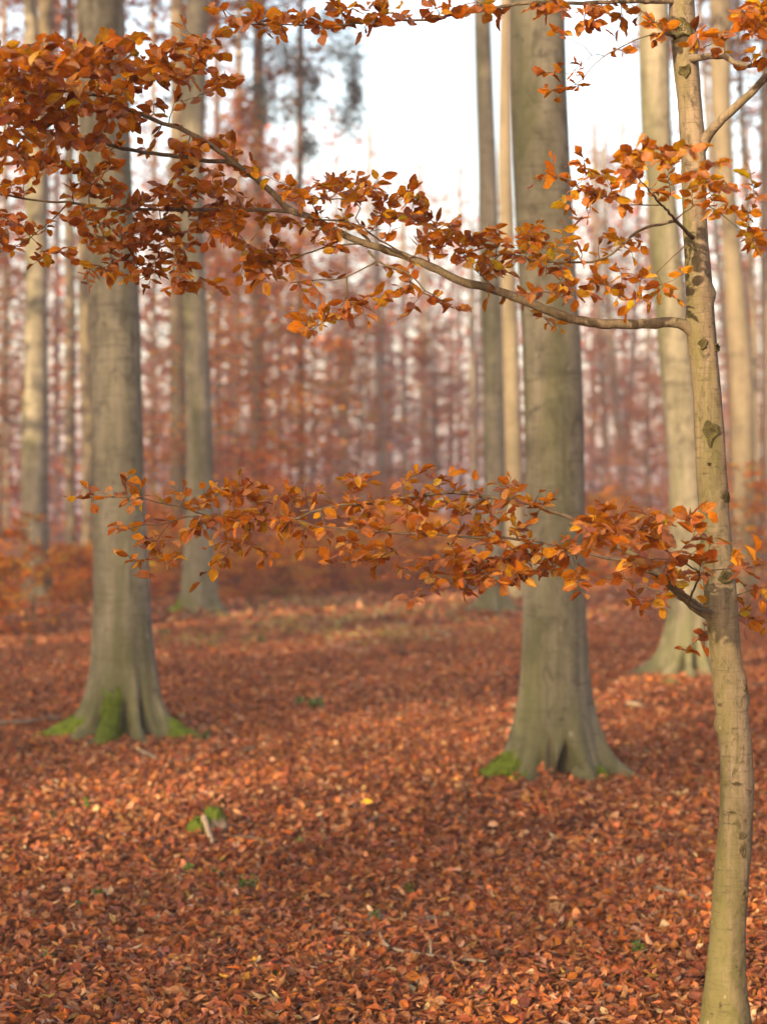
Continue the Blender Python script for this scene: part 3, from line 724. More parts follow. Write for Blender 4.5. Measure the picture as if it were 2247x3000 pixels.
# unseen part of the wood, crowns placed and shaped to shade chosen trunks
def shade_woodland():
    mb = MB()
    # (x, y, crown from, crown to, radius, leaf faces)
    spots = [(-7.0, -2.6, 4.2, 11, 1.6, 420), (-11.0, -1.8, 4.6, 12.5, 2.0, 900), (-11.4, 7.2, 6.5, 19, 1.2, 2300), (-15.2, 9.4, 6.2, 18, 1.9, 2900), (-20, 14, 7, 18, 2.2, 1500),
             (-21, -9, 9, 22, 2.4, 900), (-28, 4, 9, 22, 2.6, 1300), (-26, -22, 9, 22, 3, 1300), (-34, -6, 9, 23, 3, 1400),
             (6.5, 5, 0.8, 19, 2.6, 2600), (8.5, 12, 0.8, 20, 3.0, 2600), (10.5, 20, 1, 20, 3.2, 2400), (13, 29, 1, 21, 3.4, 2200), (6.0, -3, 1.2, 19, 2.6, 2200), (16, 40, 1, 21, 3.4, 1800), (-36, 16, 9, 22, 3, 1300), (4, -20, 6, 19, 3, 800), (13, -8, 7, 21, 3.4, 900), (-30, 34, 8, 22, 3.2, 1300)]  # dense low-starting crowns are added to darken one side of the trunks
    for p in np.arange(-25, 7, 1.55):
        if min(abs(p + 6.6) / 0.5, abs(p + 12.0) / 0.95, abs(p + 15.4) / 0.85, abs(p + 2.2) / 0.5) < 1: continue  # gaps that let the sun through to chosen trunks
        bk = 36 + 12 * rng.uniform()
        spots.append((p * 0.866 - 0.5 * bk, -p * 0.5 - 0.866 * bk, 5, 25, 1.6, 3000))
    for k_ in range(26):                                              # more unseen crowns added along the far flank as shade
        y_ = 22 + 85 * (k_ + rng.uniform()) / 26
        spots.append((-(0.2065 * y_ + 5.5 + rng.uniform(0, 16)), y_, 4, 25, 3.6, 2300))
    for (x, y, zl, zh, cr, k) in spots:
        gz = float(ground_z(x, y)); t = np.linspace(0, 1, 8)
        tube(mb, np.stack([x + 0.3 * np.sin(t * 3 + x), y + 0 * t, gz + zh * t], -1), 0.2 * (1 - 0.85 * t) + 0.02, 10, mat=1)
        f = rng.uniform(0, 1, k); a = rng.uniform(0, 6.28, k)
        r = cr * np.sin(np.pi * (0.1 + 0.85 * f)) ** 0.5 * np.sqrt(rng.uniform(0, 1, k))
        pos = np.stack([x + r * np.cos(a), y + r * np.sin(a), gz + zl + (zh - zl) * f + 0.2 * rng.normal(size=k)], -1)
        cards(mb, pos, rng.uniform(0.2, 0.5, k), palette(k, RUST, RUSTW), 0.4)
    tag(link('shade_woodland', mb.mesh('shade_woodland', [M_FAR, M_BARKFAR], smooth=False)), 'unseen russet beech wood placed around the clearing to shade it', 'forest', kind='stuff')
shade_woodland()

# ------------------------------------------------------------------ the young beech with its leafy branches
SAPE = E((0, 1959, 2032), (108, 1964, 2040), (325, 1989, 2059), (487, 1997, 2072), (650, 2000, 2070), (812, 2008, 2086), (996, 2013, 2099), (1122, 2031, 2111), (1285, 2037, 2123),
         (1407, 2042, 2129), (1570, 2052, 2139), (1692, 2060, 2152), (1814, 2070, 2164), (1895, 2080, 2166), (2017, 2087, 2182), (2125, 2098, 2195), (2234, 2109, 2205), (2342, 2109, 2207),
         (2451, 2103, 2205), (2559, 2090, 2197), (2668, 2084, 2187), (2776, 2076, 2182), (2885, 2063, 2185), (2993, 2055, 2195), (3070, 2044, 2204))
DS = 5.5
sy_, sc_, sw_ = interp_edges(SAPE)
def sap_at(y): return np.interp(y, sy_, sc_), np.interp(y, sy_, sw_)
zz = np.linspace(-0.08, 3.2, 230)
yy = 1500 - (zz - H0) * F / DS
xc = (np.interp(yy, sy_, sc_) - 1123.5) / F * DS; rc = np.interp(yy, sy_, sw_) / F * DS
ker = np.ones(9) / 9
xc = np.convolve(np.pad(xc, 4, 'edge'), ker, 'valid'); rc = np.convolve(np.pad(rc, 4, 'edge'), ker, 'valid')
zt = np.linspace(3.2, 6.6, 60)[1:]
zz2 = np.concatenate([zz, zt]); xc = np.concatenate([xc, xc[-1] - 0.06 * (zt - 3.2)]); rc = np.concatenate([rc, rc[-1] * (1 - (zt - 3.2) / 3.5)])
sg = 44; th = np.linspace(0, 2 * np.pi, sg, endpoint=False)
rr = rc[:, None] * (1 + 0.022 * np.sin(3 * th[None] + zz2[:, None] * 2.1) + 0.02 * np.sin(2 * th[None] - zz2[:, None] * 3.3 + 1) + 0.012 * np.sin(5 * th[None] + zz2[:, None] * 9)
                    + 0.010 * np.sin(zz2 * 41)[:, None] * np.sin(2 * th + 2)[None] + 0.011 * rng.normal(size=(len(zz2), sg)))
rr = rr + (0.03 * np.exp(-np.maximum(zz2, 0) / 0.07))[:, None] * (1 + 0.6 * np.sin(4 * th + 0.6))[None]
for zk, ak, hk in [(H0 - (2125 - 1500) / F * DS, 185, 0.010), (H0 - (1990 - 1500) / F * DS, -10, 0.008), (H0 - (2045 - 1500) / F * DS, -8, 0.009), (H0 - (860 - 1500) / F * DS, 0, 0.010),
                   (H0 - (1790 - 1500) / F * DS, 190, 0.020), (H0 - (955 - 1500) / F * DS, 190, 0.012), (H0 - (410 - 1500) / F * DS, -5, 0.010), (H0 - (90 - 1500) / F * DS, -110, 0.006), (H0 - (2290 - 1500) / F * DS, 5, 0.005)]:
    rr = rr + hk * np.exp(-((zz2 - zk) / 0.020) ** 2)[:, None] * np.exp(-(np.angle(np.exp(1j * (th - R(ak)))) / 0.5) ** 2)[None]
SV = np.stack([xc[:, None] + rr * np.cos(th), DS + rr * np.sin(th), np.broadcast_to(zz2[:, None], rr.shape)], -1)
sbase = np.array([xc[3], DS, 0.0]); sbase[2] = float(ground_z(xc[3], DS)) * 0
SAP = empty('young_beech', sbase, 'slender young beech holding two long sprays of copper leaves', 'young tree')
mb = MB(); mb.add(SV.reshape(-1, 3), grid_faces(*SV.shape[:2]))
SAPTRUNK = link('trunk', mb.mesh('trunk', [M_SAPBARK], sbase, attrs=False), SAP)

def scar(x, y, rx, ry, ridge=0.005, pit=0.004, drop=0.0):
    c, w = sap_at(y)
    nr_, na = 9, 26
    rho = np.linspace(0, 1, nr_)[:, None]; an = np.linspace(0, 2 * np.pi, na, endpoint=False)[None]
    irr = 1 + 0.14 * np.sin(3 * an + x) + 0.10 * np.sin(5 * an + y) + 0.05 * rng.normal(size=an.shape)
    ux = rho * rx * irr * np.cos(an); uy = rho * ry * irr * np.sin(an)
    uy = uy + drop * ry * np.clip(np.sin(an), 0, 1) ** 3 * rho
    ux = ux * (1 - 0.55 * np.clip(np.sin(an), 0, 1) * (drop > 0))
    X = (x + ux - 1123.5) / F * DS; Z = H0 - (y + uy - 1500) / F * DS
    zz_ = Z.ravel(); cx = np.interp(zz_, zz, xc[:len(zz)]); rr_ = np.interp(zz_, zz, rc[:len(zz)])
    off = np.clip((X.ravel() - cx) / rr_, -0.97, 0.97)
    dep = rr_ * np.sqrt(1 - off ** 2)
    hgt = (ridge * np.exp(-((rho - 0.72) / 0.17) ** 2) - pit * np.exp(-(rho / 0.4) ** 2) + 0.0015 * np.cos(rho * 22)) * np.ones_like(an)
    hgt = hgt + 0.0016 * rng.normal(size=hgt.shape) - 0.004 * np.clip(rho - 0.9, 0, 1) * 10 + 0.0018
    k = 1 + hgt.ravel() / rr_
    V = np.stack([cx + off * rr_ * k, DS - dep * k - 0.0006, zz_], -1)
    mb = MB(); mb.add(V, grid_faces(nr_, na))
    link('branch_scar', mb.mesh('branch_scar', [M_SCAR if y < 1800 else M_SCARPALE], sbase, attrs=False), SAPTRUNK, (0, 0, 0))
for a in [(2002, 214, 17, 19, 0.005, 0.002), (1992, 92, 30, 30, 0.008, -0.004), (2052, 1010, 13, 17, 0.004, -0.001), (2094, 1020, 10, 13), (2075, 1262, 27, 26, 0.005, -0.002, 1.0), (2122, 1456, 16, 18, 0.002, -0.001),
          (2117, 1690, 20, 21, 0.006, -0.003), (2148, 2290, 15, 6, 0.002, -0.001), (2136, 2374, 12, 5, 0.002, -0.001), (2163, 2440, 12, 12, 0.005, -0.002), (2166, 2482, 9, 22, 0.002, -0.001),
          (2171, 2612, 11, 17, 0.005, -0.002), (2070, 1360, 6, 5, 0.002, 0), (2104, 2062, 5, 5, 0.002, 0), (2100, 2930, 4, 10, 0.002, 0), (2178, 2017, 9, 16, 0.005, -0.003)]:
    scar(*a)

COP = [(0.3344, 0.1054, 0.0049), (0.2786, 0.0761, 0.0049), (0.379, 0.1396, 0.0059), (0.2007, 0.0507, 0.0059), (0.4236, 0.2093, 0.0088), (0.3344, 0.1079, 0.0138), (0.4458, 0.3171, 0.0147)]
COPW = [34, 24, 20, 10, 7, 4, 0.6]
AMB = [4, 0, 18, 0, 20, 0, 2]

def build_branch(name, lines, clusters, dmid, leaf_len=0.040, amber=0.0, dens=1.0, label=None, face=0.45, nj=0.45):
    """lines: [(start width px, end width px, [(x, y, depth), ...])]; clusters: (x, y, rx, ry[, depth shift])."""
    mbb = MB(); nodes = []; nrad = []
    for w0, w1, pts in lines:
        q = np.array([P(*p) for p in pts])
        q = smooth_path(q, 0.018)
        t = np.linspace(0, 1, len(q))
        q[1:-1] += rng.normal(size=q[1:-1].shape) * 0.0009
        r = (w0 * (1 - t) + w1 * t) / 2 / F * q[:, 1]
        sw = 1 + 0.10 * np.exp(-((np.arange(len(q)) % 7) / 1.2) ** 2)
        if w0 > 20: r = r + 0.007 * np.exp(-np.arange(len(q)) * 0.018 / 0.03)
        tube(mbb, q, r * sw, 12 if w0 > 15 else 8 if w0 > 5 else 6, 0.02, mat=1 if w0 > 20 else 0)
        nodes.append(q); nrad.append(r)
    nodes = np.concatenate(nodes); nrad = np.concatenate(nrad)
    nl = len(nodes)
    order = []
    for c in clusters:
        x, y, rx, ry = c[:4]; dd = c[4] if len(c) > 4 else 0.0
        area = math.pi * rx * ry
        n = max(1, int(round(area / 1700 * dens)))
        for _ in range(n):
            a = rng.uniform(0, 6.283); rho = math.sqrt(rng.uniform(0, 1))
            order.append((x + rx * rho * math.cos(a), y + ry * rho * math.sin(a), dd, y))
    # nearest to the wood first, so that twigs fork outwards
    pxn = np.stack([nodes[:, 0] / nodes[:, 1] * F + 1123.5, 1500 - (nodes[:, 2] - H0) / nodes[:, 1] * F], -1)
    order.sort(key=lambda o: np.min(np.hypot(pxn[:, 0] - o[0], pxn[:, 1] - o[1])))
    B, D, Nn = [], [], []
    for (x, y, dd, cy) in order:
        pxn = np.stack([nodes[:, 0] / nodes[:, 1] * F + 1123.5, 1500 - (nodes[:, 2] - H0) / nodes[:, 1] * F], -1)
        ds = np.hypot(pxn[:, 0] - x, pxn[:, 1] - y)
        ds = ds + np.where(np.arange(len(nodes)) < nl, 0, 14)
        k = int(np.argmin(ds + rng.uniform(0, 18, len(ds))))
        dep = nodes[k, 1] + rng.normal() * 0.07 + dd * min(1, ds[k] / 60)
        tip = P(x, y, np.clip(dep, dmid - 0.9, dmid + 0.6))
        ln = np.linalg.norm(tip - nodes[k])
        if ln < 0.012: tip = tip + np.array([0.0, -0.04, 0.02]); ln = 0.045
        m = max(3, int(ln / 0.018) + 1)
        t = np.linspace(0, 1, m)[:, None]
        sag = np.array([0, 0, 1.0]) * (-0.10 if tip[2] > nodes[k, 2] else 0.12) * ln + rng.normal(size=3) * 0.05 * ln
        pth = nodes[k] * (1 - t) + tip * t + sag * (t * (1 - t)) * 1.6
        pth[1:-1] += rng.normal(size=pth[1:-1].shape) * 0.0022
        tr = np.linspace(min(0.0022, max(nrad[k] * 0.6, 0.0012)), 0.0008, m)
        tube(mbb, pth, tr, 5)
        nodes = np.vstack([nodes, pth[1:]]); nrad = np.concatenate([nrad, tr[1:]])
        # leaves: alternate along the outer part of the twig, one at its tip
        tg = unit(pth[-1] - pth[max(0, m - 4)])
        plane = unit(np.array([0, -0.25, 1.0]) + rng.normal(size=3) * 0.35)
        side = unit(np.cross(plane, tg))
        span = min(max(ln * 0.95, 0.05), 0.15)
        cnt = int(np.clip(span / 0.021 + 1, 4, 7))
        sgn = 1 if rng.uniform() < 0.5 else -1
        for q in range(cnt):
            fr = 1 - (q * span / (cnt - 1)) / max(ln, 1e-6)
            fr = max(fr, 0.0)
            i = fr * (m - 1); i0 = int(min(i, m - 2)); bpt = pth[i0] * (1 - (i - i0)) + pth[i0 + 1] * (i - i0)
            if q == 0: dr = tg + rng.normal(size=3) * 0.25
            else:
                dr = tg * rng.uniform(0.3, 0.9) + side * sgn * rng.uniform(0.7, 1.1) + rng.normal(size=3) * 0.22
                sgn = -sgn
            dr = dr + np.array([0, 0, -0.12])
            nn = plane * (1 - face) + np.array([0, -1.0, 0.1]) * face * rng.choice([-1, 1]) * rng.uniform(0.3, 1.3) + rng.normal(size=3) * nj
            B.append(bpt); D.append(dr); Nn.append(nn)
    o = link(name, mbb.mesh(name, [M_BRANCH, M_LIMB], sbase, attrs=False), SAP)
    if label: o['label'] = label
    if B:
        B = np.array(B); D = np.array(D); Nn = np.array(Nn); n = len(B)
        L = leaf_len * np.exp(np.clip(rng.normal(size=n) * 0.20, -0.5, 0.3))
        wts = np.array(COPW) * (1 - amber) + np.array(AMB) * amber * 2.2
        col = palette(n, COP, wts, 0.13)
        cr = rng.normal(size=n) * 0.45
        dry = rng.uniform(size=n) < 0.10
        rl = rng.normal(size=n) * 0.38 + np.where(dry, 1.5, 0)
        cr = cr + np.where(dry, rng.normal(size=n) * 0.9, 0)
        col[dry] *= 0.75
        mb = MB()
        leaves(mb, B, D, Nn, L, rng.uniform(0.50, 0.70, n), np.abs(rng.normal(size=n)) * 0.3, cr, rl, rng.uniform(0.012, 0.05, n), col, 10, 7, 0.08)
        link('foliage', mb.mesh('foliage', [M_LEAF], sbase), o)
    return o, len(B)

d0 = DS
mainpts = [(2054, 1002, d0 + .01), (2012, 958, d0 - .02), (1967, 944, d0 - .03), (1918, 946, d0 - .04), (1837, 950, d0 - .06), (1729, 944, d0 - .08), (1653, 926, d0 - .1), (1567, 893, d0 - .1), (1485, 861, d0 - .1), (1404, 836, d0 - .1), (1350, 823, d0 - .1),
           (1279, 788, d0 - .1), (1202, 756, d0 - .1), (1098, 720, d0 - .1), (1044, 704, d0 - .1), (985, 675, d0 - .1), (917, 638, d0 - .1), (863, 620, d0 - .1), (835, 602, d0 - .1), (795, 561, d0 - .12)]
mainB = [(795, 561, d0 - .12), (749, 521, d0 - .14), (690, 480, d0 - .16), (659, 453, d0 - .18), (600, 412, d0 - .2), (521, 373, d0 - .22), (475, 360, d0 - .24), (444, 346, d0 - .26), (385, 324, d0 - .28), (344, 301, d0 - .3), (308, 285, d0 - .32), (267, 274, d0 - .34), (213, 266, d0 - .36), (168, 266, d0 - .38), (100, 268, d0 - .42), (0, 262, d0 - .48), (-120, 240, d0 - .52)]
n_leaf = 0
def bb(*a, **k):
    global n_leaf
    o, n = build_branch(*a, **k); n_leaf += n
    return o

clA = [(60, 200, 110, 60, -.3), (170, 210, 120, 80, -.3), (60, 290, 110, 60, -.2), (150, 320, 120, 45), (270, 165, 110, 55, -.1), (400, 165, 120, 55), (520, 155, 80, 50), (600, 130, 50, 45), (610, 230, 60, 35), (500, 225, 70, 45), (380, 230, 90, 45),
       (290, 290, 80, 40), (380, 345, 70, 30), (470, 300, 40, 30), (200, 110, 40, 28, -.1), (105, 135, 25, 25, -.2), (540, 100, 12, 28), (650, 110, 22, 24), (660, 245, 22, 25), (55, 130, 40, 20, -.2), (20, 240, 50, 60, -.4),
       (60, 440, 70, 30), (120, 470, 60, 35), (230, 390, 90, 25), (300, 430, 50, 16), (520, 425, 80, 22), (690, 440, 26, 24), (650, 400, 14, 28), (730, 500, 26, 22), (560, 440, 40, 20), (30, 400, 50, 20), (330, 330, 60, 25), (100, 370, 70, 20), (20, 340, 40, 20), (200, 350, 60, 20)]
clC = [(120, 500, 60, 45), (160, 480, 26, 40), (230, 495, 30, 40), (290, 500, 45, 40), (330, 510, 30, 45), (70, 545, 50, 22), (210, 555, 60, 25), (400, 570, 90, 40), (520, 560, 90, 40), (470, 590, 80, 25), (620, 560, 100, 35), (700, 590, 80, 25), (545, 495, 40, 30), (610, 490, 30, 30), (5, 545, 26, 35), (280, 570, 50, 30),
       (60, 650, 70, 35), (20, 680, 40, 40), (185, 640, 30, 18), (150, 680, 30, 15), (60, 728, 26, 12), (300, 650, 100, 36), (420, 680, 90, 45), (340, 710, 110, 35), (250, 665, 50, 30), (180, 745, 90, 18), (100, 768, 50, 10), (260, 770, 50, 16), (440, 745, 100, 40), (400, 800, 120, 30), (500, 790, 60, 28), (560, 835, 90, 18), (640, 852, 36, 8), (470, 850, 50, 16),
       (500, 650, 80, 36), (620, 650, 90, 36), (700, 640, 90, 32), (560, 700, 50, 26), (540, 740, 30, 30), (650, 690, 60, 24), (360, 800, 50, 14), (280, 840, 22, 10)]
clM = [(900, 560, 75, 34), (870, 550, 20, 22), (1010, 545, 80, 40), (990, 520, 26, 20), (1100, 570, 70, 45), (1060, 535, 24, 24), (1115, 530, 16, 20), (1180, 600, 80, 45), (1240, 630, 60, 55), (1225, 560, 24, 30), (1180, 545, 24, 18), (1330, 690, 70, 40), (1400, 690, 80, 34), (1445, 655, 18, 22), (1290, 725, 80, 34), (1240, 700, 60, 30), (1140, 650, 60, 30), (960, 600, 70, 26),
       (740, 470, 14, 20), (780, 520, 22, 20), (700, 735, 50, 16), (760, 755, 80, 30), (850, 735, 80, 32), (815, 710, 22, 20), (830, 660, 60, 26), (930, 680, 80, 30), (990, 730, 50, 26), (850, 798, 70, 20), (780, 825, 40, 14), (760, 790, 40, 14), (960, 800, 26, 12), (950, 860, 24, 22), (1000, 905, 75, 28), (1100, 890, 80, 28), (925, 955, 40, 14), (870, 905, 20, 12), (1180, 850, 55, 26), (1220, 890, 30, 20), (960, 940, 60, 18), (1050, 930, 30, 16),
       (1310, 870, 40, 20), (1365, 890, 40, 20), (1420, 880, 26, 13), (1130, 800, 36, 18), (1230, 795, 26, 16), (1050, 660, 60, 24), (640, 650, 40, 20), (790, 640, 60, 20), (690, 800, 20, 10), (1570, 922, 10, 8), (1640, 960, 12, 7), (1160, 935, 16, 14), (890, 860, 30, 16), (1330, 760, 40, 22), (1400, 750, 30, 20)]
main = bb('branch', [(31, 18, mainpts), (17, 5, mainB)], clA, 5.2, label='long grey limb sweeping up across the top', leaf_len=0.046, dens=1.5, amber=0.15)
bb('branch', [(13, 7, [(690, 480, d0 - .16), (660, 472, d0 - .16), (611, 471, d0 - .18), (521, 457, d0 - .2), (430, 446, d0 - .2), (376, 437, d0 - .2), (317, 421, d0 - .22), (272, 411, d0 - .22), (226, 405, d0 - .22), (186, 394, d0 - .22), (149, 391, d0 - .22), (100, 376, d0 - .24), (59, 362, d0 - .26), (0, 355, d0 - .28), (-120, 320, d0 - .3)])],
   [(330, 400, 40, 10), (120, 400, 60, 16), (30, 460, 40, 20), (250, 380, 60, 14), (420, 430, 30, 12), (330, 440, 50, 12)], 5.3)
bb('branch', [(12, 4, [(866, 622, d0 - .1), (835, 618, d0 - .1), (804, 616, d0 - .1), (758, 613, d0 - .1), (690, 615, d0 - .1), (600, 613, d0 - .1), (543, 614, d0 - .1), (453, 613, d0 - .12), (362, 611, d0 - .14), (294, 609, d0 - .16), (249, 600, d0 - .16), (217, 593, d0 - .16), (167, 589, d0 - .18), (127, 588, d0 - .2), (91, 584, d0 - .2), (45, 576, d0 - .22), (0, 568, d0 - .24), (-120, 540, d0 - .26)]),
              (4.5, 2, [(199, 595, d0 - .17), (167, 629, d0 - .18), (131, 661, d0 - .19), (91, 693, d0 - .2), (45, 720, d0 - .2), (0, 738, d0 - .2)]),
              (3.5, 2, [(468, 614, d0 - .12), (470, 640, d0 - .13), (466, 690, d0 - .15), (468, 720, d0 - .16), (460, 760, d0 - .17)]),
              (4, 2, [(240, 600, d0 - .15), (280, 625, d0 - .16), (295, 670, d0 - .18), (310, 715, d0 - .2), (330, 760, d0 - .2)]),
              (3, 1.5, [(262, 602, d0 - .15), (262, 560, d0 - .15), (275, 520, d0 - .16)])],
   clC, 5.35, face=0.3, dens=1.6)
bb('branch', [(10, 4, [(1085, 712, d0 - .1), (1062, 685, d0 - .12), (1035, 658, d0 - .14), (1007, 644, d0 - .15), (962, 645, d0 - .16), (925, 640, d0 - .14)]),
              (7, 3, [(1211, 765, d0 - .1), (1143, 720, d0 - .16), (1098, 692, d0 - .18), (1053, 656, d0 - .2), (1041, 638, d0 - .2), (1057, 607, d0 - .2), (1035, 584, d0 - .2), (962, 582, d0 - .2), (894, 577, d0 - .2)]),
              (8, 2.5, [(1080, 735, d0 - .1), (1107, 765, d0 - .14), (1152, 783, d0 - .16), (1188, 797, d0 - .17), (1225, 824, d0 - .18), (1247, 851, d0 - .18), (1288, 874, d0 - .18), (1324, 901, d0 - .18)]),
              (5, 2.5, [(1105, 764, d0 - .14), (1053, 792, d0 - .15), (1016, 810, d0 - .15), (985, 819, d0 - .15), (917, 819, d0 - .15), (849, 828, d0 - .15)]),
              (4, 2, [(1017, 809, d0 - .15), (1016, 837, d0 - .16), (1012, 874, d0 - .16), (998, 905, d0 - .17), (962, 933, d0 - .18), (917, 964, d0 - .2)]),
              (6, 2.5, [(1075, 712, d0 - .1), (1030, 714, d0 - .12), (962, 724, d0 - .14), (894, 742, d0 - .14), (849, 761, d0 - .14), (781, 765, d0 - .14), (713, 765, d0 - .14)]),
              (4, 2, [(1460, 856, d0 - .1), (1420, 815, d0 - .15), (1380, 775, d0 - .2), (1350, 720, d0 - .2)])],
   clM, 5.35, amber=0.35, face=0.35, dens=1.45)
bb('branch', [(16, 9, [(2036, 700, d0), (2021, 688, d0 - .05), (1994, 661, d0 - .1), (1978, 644, d0 - .12)]),
              (9, 4, [(1978, 646, d0 - .12), (1935, 655, d0 - .12), (1891, 666, d0 - .12), (1854, 688, d0 - .12), (1826, 715, d0 - .12), (1794, 742, d0 - .12), (1756, 761, d0 - .12), (1702, 768, d0 - .12), (1621, 766, d0 - .12), (1556, 761, d0 - .12), (1502, 744, d0 - .12), (1431, 753, d0 - .12)])],
   [(1500, 700, 80, 36), (1435, 670, 22, 22), (1590, 690, 80, 36), (1550, 755, 80, 36), (1640, 720, 60, 32), (1480, 785, 70, 34), (1600, 660, 50, 20), (1640, 840, 60, 24), (1700, 875, 50, 22), (1600, 860, 60, 18), (1620, 800, 40, 26), (1820, 720, 36, 30), (1860, 745, 30, 16), (1880, 705, 16, 18), (1770, 690, 30, 16), (1740, 730, 40, 20), (1430, 800, 40, 20)], 5.35, amber=0.65, face=0.35, dens=1.35)
bb('branch', [(9, 3, [(1980, 648, d0 - .12), (1956, 617, d0 - .2), (1929, 590, d0 - .28), (1897, 552, d0 - .36), (1870, 520, d0 - .4)]),
              (4, 2, [(1929, 600, d0 - .25), (1837, 598, d0 - .3), (1816, 588, d0 - .32), (1740, 563, d0 - .3), (1690, 540, d0 - .3), (1653, 520, d0 - .3), (1590, 515, d0 - .3)]),
              (4, 2, [(1980, 640, d0 - .12), (2040, 600, d0 - .3), (2090, 610, d0 - .36), (2130, 640, d0 - .36), (2170, 670, d0 - .36), (2240, 700, d0 - .36)])],
   [(1550, 532, 32, 20), (1640, 455, 22, 28), (1682, 470, 36, 28), (1625, 515, 40, 18), (1700, 560, 60, 30), (1670, 600, 45, 24), (1750, 520, 55, 34, -.1), (1820, 490, 70, 32, -.3), (1850, 440, 36, 26, -.3), (1895, 470, 70, 36, -.4), (1960, 470, 70, 28, -.4), (2025, 440, 30, 24, -.4), (1840, 560, 70, 32, -.1), (1780, 590, 60, 22), (1720, 640, 45, 18), (1945, 540, 45, 32, -.2), (2030, 560, 80, 32, -.3), (2100, 590, 70, 28, -.3), (2130, 490, 45, 20, -.3), (2190, 500, 26, 14, -.3), (2190, 590, 26, 36, -.3), (2060, 500, 50, 18, -.4), (2150, 545, 40, 20, -.3), (2165, 650, 26, 20, -.2), (2190, 700, 36, 34, -.2), (2235, 735, 30, 26, -.2), (2230, 680, 20, 16, -.2), (1905, 420, 30, 14, -.4)],
   5.25, amber=0.4, dens=1.15, face=0.3)
bb('branch', [(5, 2.5, [(2030, 722, d0), (2012, 716, d0 - .06), (1973, 750, d0 - .1), (1935, 785, d0 - .12), (1918, 801, d0 - .12), (1880, 815, d0 - .12), (1850, 800, d0 - .12), (1820, 800, d0 - .12)]),
              (3, 1.5, [(1925, 795, d0 - .12), (1940, 830, d0 - .13), (1975, 820, d0 - .14), (2000, 800, d0 - .14)])],
   [(1785, 830, 60, 26), (1850, 865, 55, 24), (1905, 865, 36, 18), (1870, 810, 40, 20), (1975, 800, 16, 34), (1990, 870, 18, 18), (1740, 820, 40, 16), (1820, 790, 30, 18), (1790, 890, 30, 12), (1830, 910, 30, 10), (1760, 770, 16, 24), (1940, 850, 30, 14)], 5.35, amber=0.6, dens=1.3)
bb('branch', [(27, 19, [(2045, 440, d0), (2062, 412, d0 - .02), (2092, 374, d0 - .05), (2135, 330, d0 - .08), (2189, 281, d0 - .12), (2247, 222, d0 - .16), (2330, 140, d0 - .2)])], [], 5.4, label='bare grey limb rising steeply')
bb('branch', [(22, 10, [(2015, 172, d0), (2040, 168, d0 - .06), (2070, 165, d0 - .1), (2119, 162, d0 - .14), (2151, 181, d0 - .16), (2195, 190, d0 - .2), (2238, 181, d0 - .24), (2330, 160, d0 - .3)]),
              (3, 2, [(2040, 150, d0 - .1), (2100, 118, d0 - .3), (2150, 90, d0 - .4), (2200, 60, d0 - .5), (2260, 30, d0 - .5)])],
   [(1990, 130, 36, 12, -.2), (2050, 108, 24, 26, -.2), (2120, 85, 24, 24, -.3), (2180, 70, 50, 40, -.3), (2235, 60, 50, 46, -.3), (2210, 115, 45, 24, -.2), (2130, 150, 32, 12, -.1), (2190, 162, 36, 16, -.1), (2235, 180, 26, 12), (2210, 15, 50, 20, -.3), (2260, 120, 30, 40, -.2)], 5.2, leaf_len=0.050)
toppts = [(2000, 8, d0), (1935, 3, d0 - .04), (1783, 4, d0 - .08), (1675, 8, d0 - .1), (1594, 6, d0 - .1), (1512, 11, d0 - .1), (1431, 24, d0 - .1), (1350, 38, d0 - .1), (1315, 43, d0 - .1), (1270, 57, d0 - .1), (1188, 57, d0 - .1), (1098, 59, d0 - .1), (1007, 70, d0 - .1), (917, 72, d0 - .1), (849, 70, d0 - .1), (781, 72, d0 - .1), (713, 63, d0 - .1), (659, 27, d0 - .1)]
bb('branch', [(14, 2.5, toppts), (7, 2.5, [(1980, 112, d0), (1956, 97, d0 - .05), (1918, 65, d0 - .08), (1880, 32, d0 - .1), (1848, 11, d0 - .1)])],
   [(700, 42, 45, 20), (670, 92, 20, 22), (640, 20, 20, 8), (780, 55, 55, 26), (740, 10, 30, 10), (870, 55, 60, 28), (960, 45, 80, 34), (1060, 50, 70, 26), (1050, 12, 80, 16), (1150, 28, 80, 30), (1250, 25, 70, 24), (1330, 15, 50, 14), (1430, 22, 50, 18), (1500, 40, 40, 16), (930, 105, 40, 12), (1060, 85, 30, 10), (820, 92, 26, 20), (775, 85, 20, 20), (1600, 35, 50, 24), (1680, 50, 50, 26), (1740, 40, 50, 34), (1800, 65, 50, 22), (1840, 45, 34, 26), (1880, 75, 24, 16), (1930, 45, 24, 34), (1935, 88, 16, 12), (1560, 15, 40, 12), (1640, 12, 40, 10)], 5.4, amber=0.08, leaf_len=0.045, dens=1.2)
bb('branch', [(5, 2, [(1990, 104, d0 - .02), (1962, 98, d0 - .05), (1918, 97, d0 - .1), (1864, 114, d0 - .1), (1810, 141, d0 - .1), (1772, 162, d0 - .1), (1729, 200, d0 - .1), (1691, 244, d0 - .1), (1621, 260, d0 - .1)]),
              (2.5, 1.5, [(1772, 163, d0 - .1), (1735, 160, d0 - .12), (1700, 190, d0 - .12), (1660, 215, d0 - .12), (1600, 210, d0 - .12)]),
              (2.5, 1.5, [(1735, 161, d0 - .12), (1712, 135, d0 - .12), (1680, 120, d0 - .12), (1650, 90, d0 - .12)])],
   [(1635, 88, 18, 10), (1655, 130, 24, 30), (1640, 185, 28, 26), (1682, 192, 26, 22), (1585, 208, 30, 14), (1700, 228, 20, 14), (1615, 258, 30, 10), (1630, 285, 10, 10), (1690, 245, 20, 10), (1830, 142, 14, 6), (1920, 118, 8, 12)], 5.4, amber=0.05)

